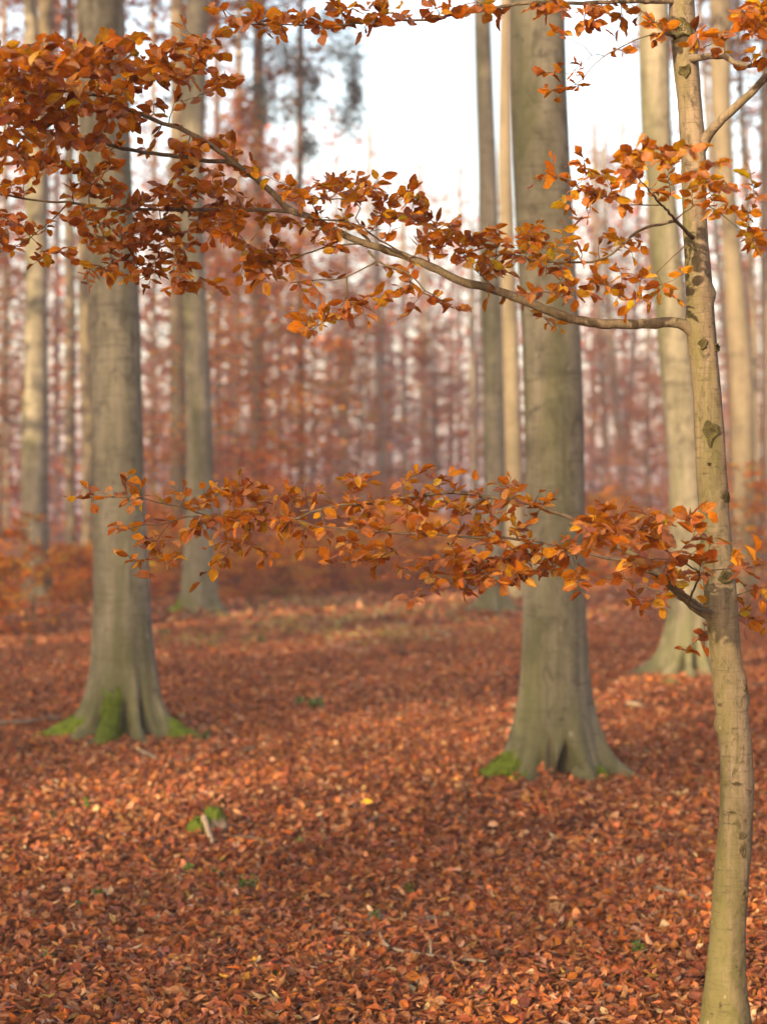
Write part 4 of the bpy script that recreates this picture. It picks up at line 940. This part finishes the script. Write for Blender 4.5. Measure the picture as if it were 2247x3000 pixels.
# lower bough
low1 = [(2114, 1834, d0 + .01), (2078, 1806, d0 - .02), (2040, 1784, d0 - .06), (2019, 1766, d0 - .08), (1979, 1731, d0 - .12), (1938, 1692, d0 - .16), (1909, 1660, d0 - .18), (1881, 1639, d0 - .2), (1804, 1598, d0 - .2), (1763, 1584, d0 - .2), (1715, 1562, d0 - .2), (1670, 1530, d0 - .2)]
low1b = [(1733, 1552, d0 - .2), (1670, 1517, d0 - .2), (1611, 1495, d0 - .2), (1543, 1472, d0 - .2), (1475, 1461, d0 - .2), (1421, 1456, d0 - .2), (1371, 1445, d0 - .2), (1308, 1443, d0 - .2), (1249, 1449, d0 - .2), (1204, 1454, d0 - .2), (1136, 1467, d0 - .2), (1068, 1476, d0 - .2), (1000, 1479, d0 - .2), (910, 1501, d0 - .2), (878, 1517, d0 - .2), (802, 1523, d0 - .2), (748, 1520, d0 - .2), (671, 1515, d0 - .2), (601, 1512, d0 - .2), (530, 1517, d0 - .2), (476, 1536, d0 - .2), (422, 1539, d0 - .2), (378, 1550, d0 - .2)]
tipA = [(610, 1512, d0 - .2), (574, 1501, d0 - .2), (530, 1485, d0 - .2), (476, 1474, d0 - .2), (438, 1466, d0 - .2), (411, 1460, d0 - .2), (351, 1456, d0 - .2), (286, 1456, d0 - .2), (226, 1457, d0 - .2)]
hang = [(502, 1530, d0 - .2), (470, 1566, d0 - .21), (449, 1604, d0 - .22), (432, 1637, d0 - .22), (435, 1675, d0 - .22), (443, 1713, d0 - .22)]
clT = [(212, 1462, 8, 6), (270, 1440, 26, 10), (350, 1425, 24, 22), (388, 1388, 20, 18), (290, 1470, 26, 5), (400, 1478, 26, 8), (430, 1430, 22, 14), (508, 1405, 20, 22), (538, 1440, 12, 24), (470, 1448, 30, 10), (370, 1535, 36, 14), (435, 1510, 26, 14), (488, 1505, 14, 22), (530, 1550, 40, 14), (400, 1575, 36, 14), (375, 1615, 16, 14), (425, 1615, 22, 18), (495, 1578, 16, 14), (490, 1620, 34, 18), (408, 1658, 20, 16), (470, 1648, 24, 14), (441, 1705, 6, 20), (490, 1650, 20, 14),
       (565, 1478, 45, 20), (615, 1450, 34, 18), (688, 1395, 16, 16), (655, 1435, 30, 18), (680, 1440, 26, 18), (650, 1478, 50, 24), (715, 1450, 40, 24), (775, 1440, 40, 28), (825, 1450, 34, 24), (755, 1490, 60, 24), (845, 1478, 50, 20), (920, 1450, 50, 24), (940, 1420, 30, 14), (640, 1540, 70, 20), (720, 1545, 70, 20), (800, 1540, 60, 20), (600, 1530, 40, 16), (560, 1560, 30, 10), (625, 1608, 24, 13), (640, 1648, 34, 20), (600, 1698, 22, 8), (675, 1630, 24, 16), (740, 1598, 50, 22), (765, 1622, 26, 22), (860, 1530, 40, 24), (880, 1560, 50, 18), (900, 1608, 36, 14), (945, 1555, 40, 18), (690, 1580, 36, 12)]
clU = [(1010, 1420, 34, 15), (1080, 1410, 45, 20), (1050, 1395, 20, 10), (1232, 1372, 9, 18), (1262, 1380, 10, 18), (1190, 1412, 45, 15), (1250, 1412, 50, 15), (1330, 1395, 40, 15), (1390, 1400, 24, 12), (1310, 1430, 30, 12), (1040, 1450, 50, 14), (1000, 1490, 40, 16), (1100, 1495, 70, 34), (1180, 1490, 70, 34), (1260, 1480, 70, 24), (1330, 1485, 60, 34), (1400, 1488, 50, 24), (1460, 1425, 40, 20), (1498, 1415, 30, 24), (1572, 1428, 16, 22), (1600, 1460, 30, 18), (1540, 1495, 50, 20), (1450, 1508, 50, 20), (1520, 1450, 30, 14), (1590, 1500, 40, 16)]
bb('branch', [(30, 14, low1), (14, 3, low1b), (4, 1.8, tipA), (3, 1.5, hang), (9, 5, [(1425, 1457, d0 - .2), (1385, 1480, d0 - .22), (1350, 1508, d0 - .24), (1300, 1540, d0 - .24)])],
   clT + clU + [(1960, 1690, 40, 22), (2000, 1742, 22, 20), (1900, 1640, 50, 20), (1840, 1605, 50, 20), (2030, 1700, 24, 30)], 5.3, amber=0.28, face=0.22, nj=0.36, dens=1.75, label='long lower bough reaching far out over the clearing')
low2 = [(2085, 1796, d0 - .06), (2023, 1755, d0 - .14), (1946, 1700, d0 - .24), (1885, 1667, d0 - .3), (1828, 1643, d0 - .32), (1763, 1632, d0 - .34), (1660, 1606, d0 - .34), (1575, 1586, d0 - .32), (1521, 1581, d0 - .3), (1475, 1574, d0 - .3), (1407, 1576, d0 - .3), (1353, 1574, d0 - .3), (1272, 1567, d0 - .3), (1226, 1567, d0 - .3), (1172, 1563, d0 - .3), (1091, 1560, d0 - .3), (1045, 1557, d0 - .3), (992, 1547, d0 - .3), (932, 1544, d0 - .3), (880, 1525, d0 - .3)]
bb('branch', [(13, 3.5, low2), (4, 2, [(1335, 1578, d0 - .3), (1312, 1612, d0 - .34), (1290, 1649, d0 - .38), (1263, 1680, d0 - .4)]),
              (4.5, 2, [(1560, 1586, d0 - .32), (1498, 1617, d0 - .36), (1430, 1644, d0 - .4), (1362, 1694, d0 - .44)]),
              (3.5, 2, [(1260, 1568, d0 - .3), (1181, 1594, d0 - .32), (1136, 1621, d0 - .34), (1081, 1640, d0 - .36), (1010, 1650, d0 - .36)])],
   [(1350, 1540, 80, 20), (1200, 1540, 90, 20), (1050, 1520, 60, 16), (1050, 1598, 70, 24), (1010, 1640, 50, 18), (1090, 1640, 50, 14), (1130, 1600, 50, 18), (1450, 1548, 80, 18), (1560, 1548, 50, 18), (1350, 1620, 70, 34, -.1), (1270, 1655, 50, 24, -.1), (1170, 1672, 50, 12, -.1), (1215, 1738, 34, 12, -.1), (1290, 1700, 50, 20, -.1), (1380, 1675, 70, 34, -.1), (1430, 1640, 60, 34, -.1), (1500, 1650, 60, 34, -.1), (1430, 1700, 80, 22, -.1), (1350, 1730, 50, 14, -.1), (1500, 1710, 60, 22, -.1), (1560, 1680, 60, 18), (1600, 1615, 70, 26), (1660, 1600, 60, 26), (1650, 1670, 50, 20), (1690, 1695, 30, 34, -.1), (1720, 1730, 20, 12, -.1), (960, 1600, 20, 10), (1440, 1600, 50, 20), (1550, 1620, 50, 24)],
   5.15, amber=0.15, face=0.12, nj=0.28, dens=2.0)
low3 = [(2078, 1792, d0 - .07), (2052, 1785, d0 - .12), (2027, 1777, d0 - .2), (2019, 1762, d0 - .25), (2035, 1720, d0 - .35), (2048, 1680, d0 - .45), (2015, 1655, d0 - .5), (1966, 1623, d0 - .58), (1917, 1582, d0 - .64), (1865, 1558, d0 - .7), (1804, 1537, d0 - .74), (1740, 1530, d0 - .76)]
bb('branch', [(9, 2.5, low3), (4, 2, [(2044, 1688, d0 - .44), (2080, 1672, d0 - .46), (2149, 1667, d0 - .5), (2247, 1655, d0 - .54), (2330, 1640, d0 - .56)]),
              (3, 2, [(2015, 1655, d0 - .5), (1960, 1640, d0 - .5), (1900, 1640, d0 - .5), (1820, 1650, d0 - .48)])],
   [(1780, 1520, 70, 26, -.1), (1765, 1488, 30, 26, -.1), (1700, 1545, 40, 18), (1882, 1485, 14, 12, -.1), (1825, 1500, 30, 20, -.1), (1850, 1540, 60, 24, -.1), (1925, 1530, 50, 24, -.1), (1960, 1500, 24, 12, -.1), (2000, 1512, 18, 16), (2040, 1500, 26, 20), (2090, 1500, 24, 12), (1720, 1570, 50, 24), (1780, 1580, 60, 20), (1850, 1570, 60, 24), (1905, 1600, 60, 24), (2035, 1550, 26, 26), (2060, 1598, 40, 20), (2090, 1568, 16, 16), (1985, 1610, 40, 20), (1750, 1620, 50, 16), (1830, 1650, 50, 18), (1900, 1650, 50, 16), (1970, 1672, 36, 16), (2055, 1660, 34, 34), (2180, 1640, 34, 10), (2230, 1628, 26, 12), (2160, 1672, 26, 10)],
   4.8, leaf_len=0.047, face=0.15, nj=0.32, dens=1.5)
bb('branch', [(7, 3, [(2046, 1786, d0 - .04), (1990, 1755, d0 + .04), (1940, 1735, d0 + .1), (1880, 1715, d0 + .14), (1830, 1695, d0 + .16)]), (3, 1.5, [(1940, 1735, d0 + .1), (1905, 1755, d0 + .12), (1880, 1775, d0 + .12)])],
   [(1820, 1698, 32, 20), (1850, 1730, 32, 15), (1890, 1762, 50, 18), (1930, 1776, 24, 12), (1895, 1792, 16, 8), (1760, 1690, 16, 10), (1960, 1710, 36, 14), (2070, 1725, 16, 16), (1900, 1690, 40, 14), (2085, 1770, 10, 16)], 5.6, amber=0.1)
bb('branch', [(6, 2.5, [(2120, 1800, d0 + .02), (2160, 1802, d0 + .1), (2210, 1814, d0 + .14), (2260, 1830, d0 + .16)]), (4, 2, [(2120, 1760, d0 + .02), (2170, 1740, d0 + .12), (2220, 1725, d0 + .16), (2280, 1715, d0 + .2)])],
   [(2190, 1718, 40, 20), (2235, 1738, 26, 16), (2170, 1788, 32, 14), (2215, 1808, 34, 14), (2240, 1838, 24, 10), (2160, 1755, 26, 14), (2205, 1760, 30, 14), (2180, 1840, 14, 8)], 5.6)
bb('branch', [(4, 2, [(2085, 1850, d0 + .03), (2060, 1862, d0 + .1), (2030, 1885, d0 + .16), (2005, 1905, d0 + .2)])], [(2062, 1840, 16, 8), (2050, 1864, 22, 8), (2045, 1888, 24, 10), (2015, 1905, 14, 7)], 5.6)
# boughs above the picture
bb('branch', [(16, 4, [(1960, -140, d0), (1860, -210, d0 - .2), (1700, -260, d0 - .4), (1500, -300, d0 - .5), (1250, -330, d0 - .5)])], [(1700, -240, 160, 40), (1450, -290, 160, 50), (1250, -330, 100, 40)], 5.1)
bb('branch', [(14, 4, [(1950, -300, d0), (2050, -400, d0 + .2), (2200, -480, d0 + .4), (2350, -560, d0 + .5)])], [(2100, -430, 100, 50), (2300, -520, 120, 60)], 5.9)
print('leaves on the young beech', n_leaf)

# ------------------------------------------------------------------ things lying on the forest floor
def stick(name, label, cat, lines, mat, lift=0.02):
    base = G(*lines[0][2][0])
    root = None
    mb = MB()
    for w0, w1, pts in lines:
        q = []
        for p in pts:
            g = G(p[0], p[1]); g[2] += lift + (p[2] if len(p) > 2 else 0.0); q.append(g)
        q = smooth_path(q, 0.04)
        tube(mb, q, np.linspace(w0, w1, len(q)) / 2, 8, 0.06)
    o = link(name, mb.mesh(name, [mat], base, attrs=False), None, base)
    return tag(o, label, cat)

stick('fallen_stick', 'pale curved stick lying out in the middle of the clearing', 'stick', [(0.07, 0.045, [(958, 1893), (1010, 1908), (1050, 1914), (1095, 1908)])], M_STICK)
stick('fallen_stick', 'short bleached piece of wood between hollow-footed and sunlit beeches', 'stick', [(0.045, 0.03, [(1838, 2062), (1865, 2064), (1890, 2069)])], M_STICK, 0.035)
stick('fallen_stick', 'forked pale stick with one upright twig closest to the camera', 'stick',
      [(0.016, 0.010, [(1190, 2800), (1260, 2812), (1340, 2826), (1425, 2836)]), (0.010, 0.006, [(1262, 2810), (1262, 2800, 0.03), (1258, 2800, 0.055)]), (0.014, 0.008, [(1190, 2800), (1150, 2785), (1128, 2768), (1112, 2730)])], M_STICK, 0.035)
stick('fallen_stick', 'short dark stick pointing away in mid clearing', 'stick', [(0.03, 0.018, [(1062, 2432), (1095, 2415), (1126, 2400)])], M_STICKD, 0.035)
stick('fallen_stick', 'thin hooked twig beside the short dark stick', 'stick', [(0.014, 0.008, [(945, 2390), (940, 2430), (958, 2466)])], M_STICK, 0.03)
stick('fallen_stick', 'thin grey twig slanting above the hooked twig', 'stick', [(0.016, 0.008, [(1018, 2335), (1030, 2360), (1042, 2385)])], M_STICK, 0.03)
stick('fallen_stick', 'pale tapering stick close to the young beech foot', 'stick', [(0.012, 0.022, [(1880, 2604), (1960, 2632), (2045, 2662)])], M_STICK, 0.03)
stick('fallen_branch', 'dark fallen branch running up to the moss-footed beech', 'branch', [(0.05, 0.03, [(-60, 2132), (60, 2130), (180, 2118)])], M_STICKD, 0.05)
stick('fallen_stick', 'dark stick in front of the moss-footed beech', 'stick', [(0.035, 0.02, [(484, 2238), (530, 2230), (570, 2224)])], M_STICKD, 0.03)
stick('fallen_stick', 'short stick with greenish bark past the moss-footed beech', 'stick', [(0.03, 0.02, [(712, 2214), (735, 2207), (757, 2199)])], M_STICKD, 0.04)
stick('fallen_stick', 'dark stick lying behind the young beech trunk', 'stick', [(0.03, 0.03, [(2195, 2024), (2247, 2016), (2300, 2010)])], M_STICKD, 0.04)
stick('fallen_stick', 'long thin twig beside the mossy stump', 'stick', [(0.008, 0.006, [(660, 2455), (760, 2462), (840, 2500), (880, 2545)])], M_STICKD, 0.03)
stick('fallen_stick', 'pale stick under the waisted beech', 'stick', [(0.03, 0.02, [(412, 2200), (440, 2214), (462, 2226)])], M_STICK, 0.04)

# mossy stump
sb = G(612, 2440)
root = empty('tree_stump', sb, 'small rotten stump capped with green moss and a bare root', 'stump')
def blob(c, rx, ry, rz, rough, seed):
    nth, nph = 26, 14
    a = np.linspace(0, 2 * np.pi, nth, endpoint=False)[None]; p = np.linspace(0.02, np.pi * 0.62, nph)[:, None]
    r = 1 + rough * (np.sin(3 * a + seed) * np.sin(4 * p + seed) + 0.6 * np.sin(5 * a + 2 * seed + 3 * p)) + 0.05 * rng.normal(size=(nph, nth))
    v = np.stack([c[0] + rx * r * np.sin(p) * np.cos(a), c[1] + ry * r * np.sin(p) * np.sin(a), c[2] + rz * r * np.cos(p) * np.ones_like(a)], -1)
    return v.reshape(-1, 3), grid_faces(nph, nth)
mb = MB(); v, f = blob(sb + [0.035, 0.0, 0.0], 0.075, 0.08, 0.10, 0.15, 1.0); mb.add(v, f)
link('wood', mb.mesh('wood', [M_STICKD], sb, attrs=False), root)
mb = MB()
v, f = blob(sb + [0.025, 0.02, 0.055], 0.062, 0.07, 0.085, 0.08, 2.0); mb.add(v, f)
link('moss', mb.mesh('moss', [M_MOSS], sb, attrs=False), root)
mb = MB(); v, f = blob(sb + [-0.06, -0.015, 0.0], 0.05, 0.06, 0.085, 0.12, 4.0); mb.add(v, f)
link('moss', mb.mesh('moss', [M_MOSS], sb, attrs=False), root)
mb = MB(); q = smooth_path([sb + [-0.02, -0.06, 0.10], sb + [0.0, -0.13, 0.07], sb + [0.025, -0.24, 0.045], sb + [0.06, -0.42, 0.03]], 0.02)
tube(mb, q, np.linspace(0.016, 0.010, len(q)), 9, 0.08)
link('root', mb.mesh('root', [M_STICK], sb, attrs=False), root)
# dark burl by the forked stick
sb = G(1098, 2685)
mb = MB(); v, f = blob(sb, 0.05, 0.05, 0.05, 0.2, 3.0); mb.add(v, f)
o = link('wood_lump', mb.mesh('wood_lump', [M_STICKD], sb, attrs=False), None, sb); tag(o, 'dark knob of rotten wood poking out above the forked stick', 'wood')
sb = G(1262, 2680)
mb = MB(); v, f = blob(sb, 0.07, 0.05, 0.035, 0.2, 5.0); mb.add(v, f)
o = link('soil_clod', mb.mesh('soil_clod', [M_STICKD], sb, attrs=False), None, sb); tag(o, 'flat dark clod of soil among the copper leaves', 'soil')

def moss_patch(label, x, y, w, n=90, size=0.03, hgt=0.05):
    b = G(x, y); d = b[1]; r = w / F * d / 2
    mb = MB()
    q = np.stack([np.clip(rng.normal(size=n), -1.1, 1.1) * r * 0.5, np.clip(rng.normal(size=n), -1.1, 1.1) * r * 0.55, np.abs(rng.normal(size=n)) * hgt * 0.6 + 0.02], -1) + b
    cards(mb, q, rng.uniform(0.6, 1.3, n) * size, palette(n, [(0.062, 0.110, 0.012), (0.105, 0.150, 0.020), (0.035, 0.062, 0.009)], [3, 2, 2], 0.2), 0.45, ratio=0.7)
    o = link('green_plant', mb.mesh('green_plant', [M_GREEN], b, smooth=False), None, b)
    tag(o, label, 'plant', 'small green plants on the litter')
for a in [('bright green moss tuft in the middle of the clearing', 925, 2092, 60, 90, 0.05, 0.06), ('paler moss strip touching the bright green tuft', 880, 2082, 40, 40, 0.05, 0.03),
          ('dark green sprig cluster below the mossy stump', 552, 2550, 36, 70, 0.025, 0.03), ('middle green sprigs in the row below the mossy stump', 632, 2562, 66, 110, 0.024, 0.03), ('last green sprigs in the row below the mossy stump', 728, 2592, 80, 130, 0.024, 0.03),
          ('pale green tuft upslope of the edge litter', 262, 2374, 34, 40, 0.03, 0.03), ('yellow green tuft next to the pale green tuft', 148, 2412, 34, 40, 0.03, 0.03), ('small green sprigs at the very edge by themselves', 28, 2438, 50, 50, 0.03, 0.03),
          ('low green plants among the curled leaves, upper pair', 285, 2638, 44, 60, 0.022, 0.03), ('low green plants among the curled leaves, lower pair', 228, 2664, 40, 50, 0.022, 0.02), ('green sprigs at the bottom among the curled leaves', 138, 2825, 60, 60, 0.02, 0.02),
          ('lone green leaf cluster near the flat dark clod', 1200, 2604, 30, 30, 0.025, 0.03), ('dark green sprigs by the young beech foot', 1870, 2798, 56, 90, 0.02, 0.025), ('yellowish moss on the dark knob of wood', 1100, 2690, 40, 60, 0.018, 0.05),
          ('green tuft under the waisted beech', 480, 1860, 50, 60, 0.07, 0.06), ('small bright green tuft past the waisted beech', 768, 1889, 34, 50, 0.06, 0.07), ('green tufts trailing off the moss-footed beech root', 595, 2170, 60, 60, 0.04, 0.03), ('moss strip in front of the sunlit beech roots', 1968, 2022, 60, 90, 0.05, 0.03),
          ('green speck below the bright tuft in mid clearing', 880, 2475, 26, 24, 0.026, 0.03), ('tiny yellow green tuft near the bottom', 812, 2862, 30, 30, 0.018, 0.02)]:
    moss_patch(*a)

fb = G(1070, 2375)
mb = MB(); leaves(mb, np.array([fb + [-0.03, 0, 0.05]]), np.array([[1.0, -0.2, -0.1]]), np.array([[0.1, -0.6, 0.8]]), np.array([0.075]), np.array([0.6]), np.array([0.15]), np.array([0.3]), np.array([0.2]), np.array([0.02]), np.array([[0.62, 0.36, 0.03]]), 8, 5)
o = link('fallen_leaf', mb.mesh('fallen_leaf', [M_LITTER], fb), None, fb); tag(o, 'single bright yellow leaf above the short dark stick', 'leaf')

def grass():
    mb = MB(); n = 2600
    d = rng.uniform(22, 34, n); x = rng.normal(size=n) * 330 + 930 + (d - 26) * 14
    k = (x > 420) & (x < 1500); d, x = d[k], x[k]; n = len(d)
    px = (x - 1123.5) / F * d
    cl = np.sin(px * 1.9 + 0.7) * np.sin(d * 0.9) + 0.4 * rng.normal(size=n) > -0.1
    px, d = px[cl], d[cl]; n = len(d)
    pos = np.stack([px, d, ground_z(px, d) + rng.uniform(0.03, 0.13, n)], -1)
    cards(mb, pos, rng.uniform(0.10, 0.24, n), palette(n, [(0.24, 0.21, 0.07), (0.17, 0.17, 0.05), (0.33, 0.25, 0.11), (0.12, 0.15, 0.03)], [3, 2, 3, 1.5], 0.2), 0.0, ratio=0.10)
    tag(link('grass', mb.mesh('grass', [M_GREEN], smooth=False)), 'thin yellowing grass among the leaves', 'grass', kind='stuff')
grass()

# ------------------------------------------------------------------ light, air, camera
EL, AZ = 17.0, 30.0
sdir = Vector((-math.sin(R(AZ)) * math.cos(R(EL)), -math.cos(R(AZ)) * math.cos(R(EL)), math.sin(R(EL))))
sun = bpy.data.lights.new('sun', 'SUN'); sun.energy = 4.8; sun.angle = R(0.55); sun.color = (1.0, 0.73, 0.42)
so = bpy.data.objects.new('sun', sun); COL.objects.link(so); so.location = sdir * 60
so.rotation_euler = (-sdir).to_track_quat('-Z', 'Y').to_euler()

w = bpy.data.worlds.new('World'); SC.world = w; w.use_nodes = True
nt = w.node_tree; nt.nodes.clear()
sky = nt.nodes.new('ShaderNodeTexSky'); sky.sky_type = 'NISHITA'; sky.sun_disc = False
sky.sun_elevation = R(EL); sky.sun_rotation = R(180 + AZ); sky.air_density = 1.2; sky.dust_density = 4.2; sky.ozone_density = 0.0; sky.altitude = 100
bg = nt.nodes.new('ShaderNodeBackground'); bg.inputs[1].default_value = 0.15
wo = nt.nodes.new('ShaderNodeOutputWorld')
nt.links.new(sky.outputs[0], bg.inputs[0]); nt.links.new(bg.outputs[0], wo.inputs[0])

HAZE = 0.0019
hm = bpy.data.materials.new('haze_air'); hm.use_nodes = True; ht = hm.node_tree; ht.nodes.clear()
pv = ht.nodes.new('ShaderNodeVolumePrincipled'); pv.inputs['Color'].default_value = (0.86, 0.77, 0.96, 1); pv.inputs['Density'].default_value = HAZE; pv.inputs['Anisotropy'].default_value = 0.0
hout = ht.nodes.new('ShaderNodeOutputMaterial'); ht.links.new(pv.outputs[0], hout.inputs['Volume'])
x0, x1, y0, y1, z0, z1 = -290, 290, -80, 440, -3.0, 32.0
bx = np.array([[x0, y0, z0], [x1, y0, z0], [x1, y1, z0], [x0, y1, z0], [x0, y0, z1], [x1, y0, z1], [x1, y1, z1], [x0, y1, z1]], float)
mb = MB(); mb.add(bx, [[0, 3, 2, 1], [4, 5, 6, 7], [0, 1, 5, 4], [1, 2, 6, 5], [2, 3, 7, 6], [3, 0, 4, 7]])
tag(link('haze', mb.mesh('haze', [hm], smooth=False, attrs=False)), 'thin pale autumn haze between the trunks', 'haze', kind='stuff')

cam = bpy.data.cameras.new('camera'); cam.sensor_fit = 'HORIZONTAL'; cam.sensor_width = 33.0; cam.lens = 33.0 * F / 2247.0
cam.clip_start = 0.05; cam.clip_end = 1500
cam.dof.use_dof = True; cam.dof.focus_distance = 5.36; cam.dof.aperture_fstop = 3.4; cam.dof.aperture_blades = 9
co = bpy.data.objects.new('camera', cam); COL.objects.link(co); co.location = (0, 0, H0); co.rotation_euler = (R(90), 0, 0)
SC.camera = co

SC.view_settings.view_transform = 'Standard'; SC.view_settings.look = 'None'
SC.view_settings.exposure = 1.88; SC.view_settings.gamma = 1.0
SC.render.engine = 'CYCLES'
cy = SC.cycles
cy.max_bounces = 6; cy.diffuse_bounces = 3; cy.glossy_bounces = 2; cy.transmission_bounces = 3; cy.volume_bounces = 0; cy.transparent_max_bounces = 4
cy.use_denoising = True
cy.use_adaptive_sampling = True
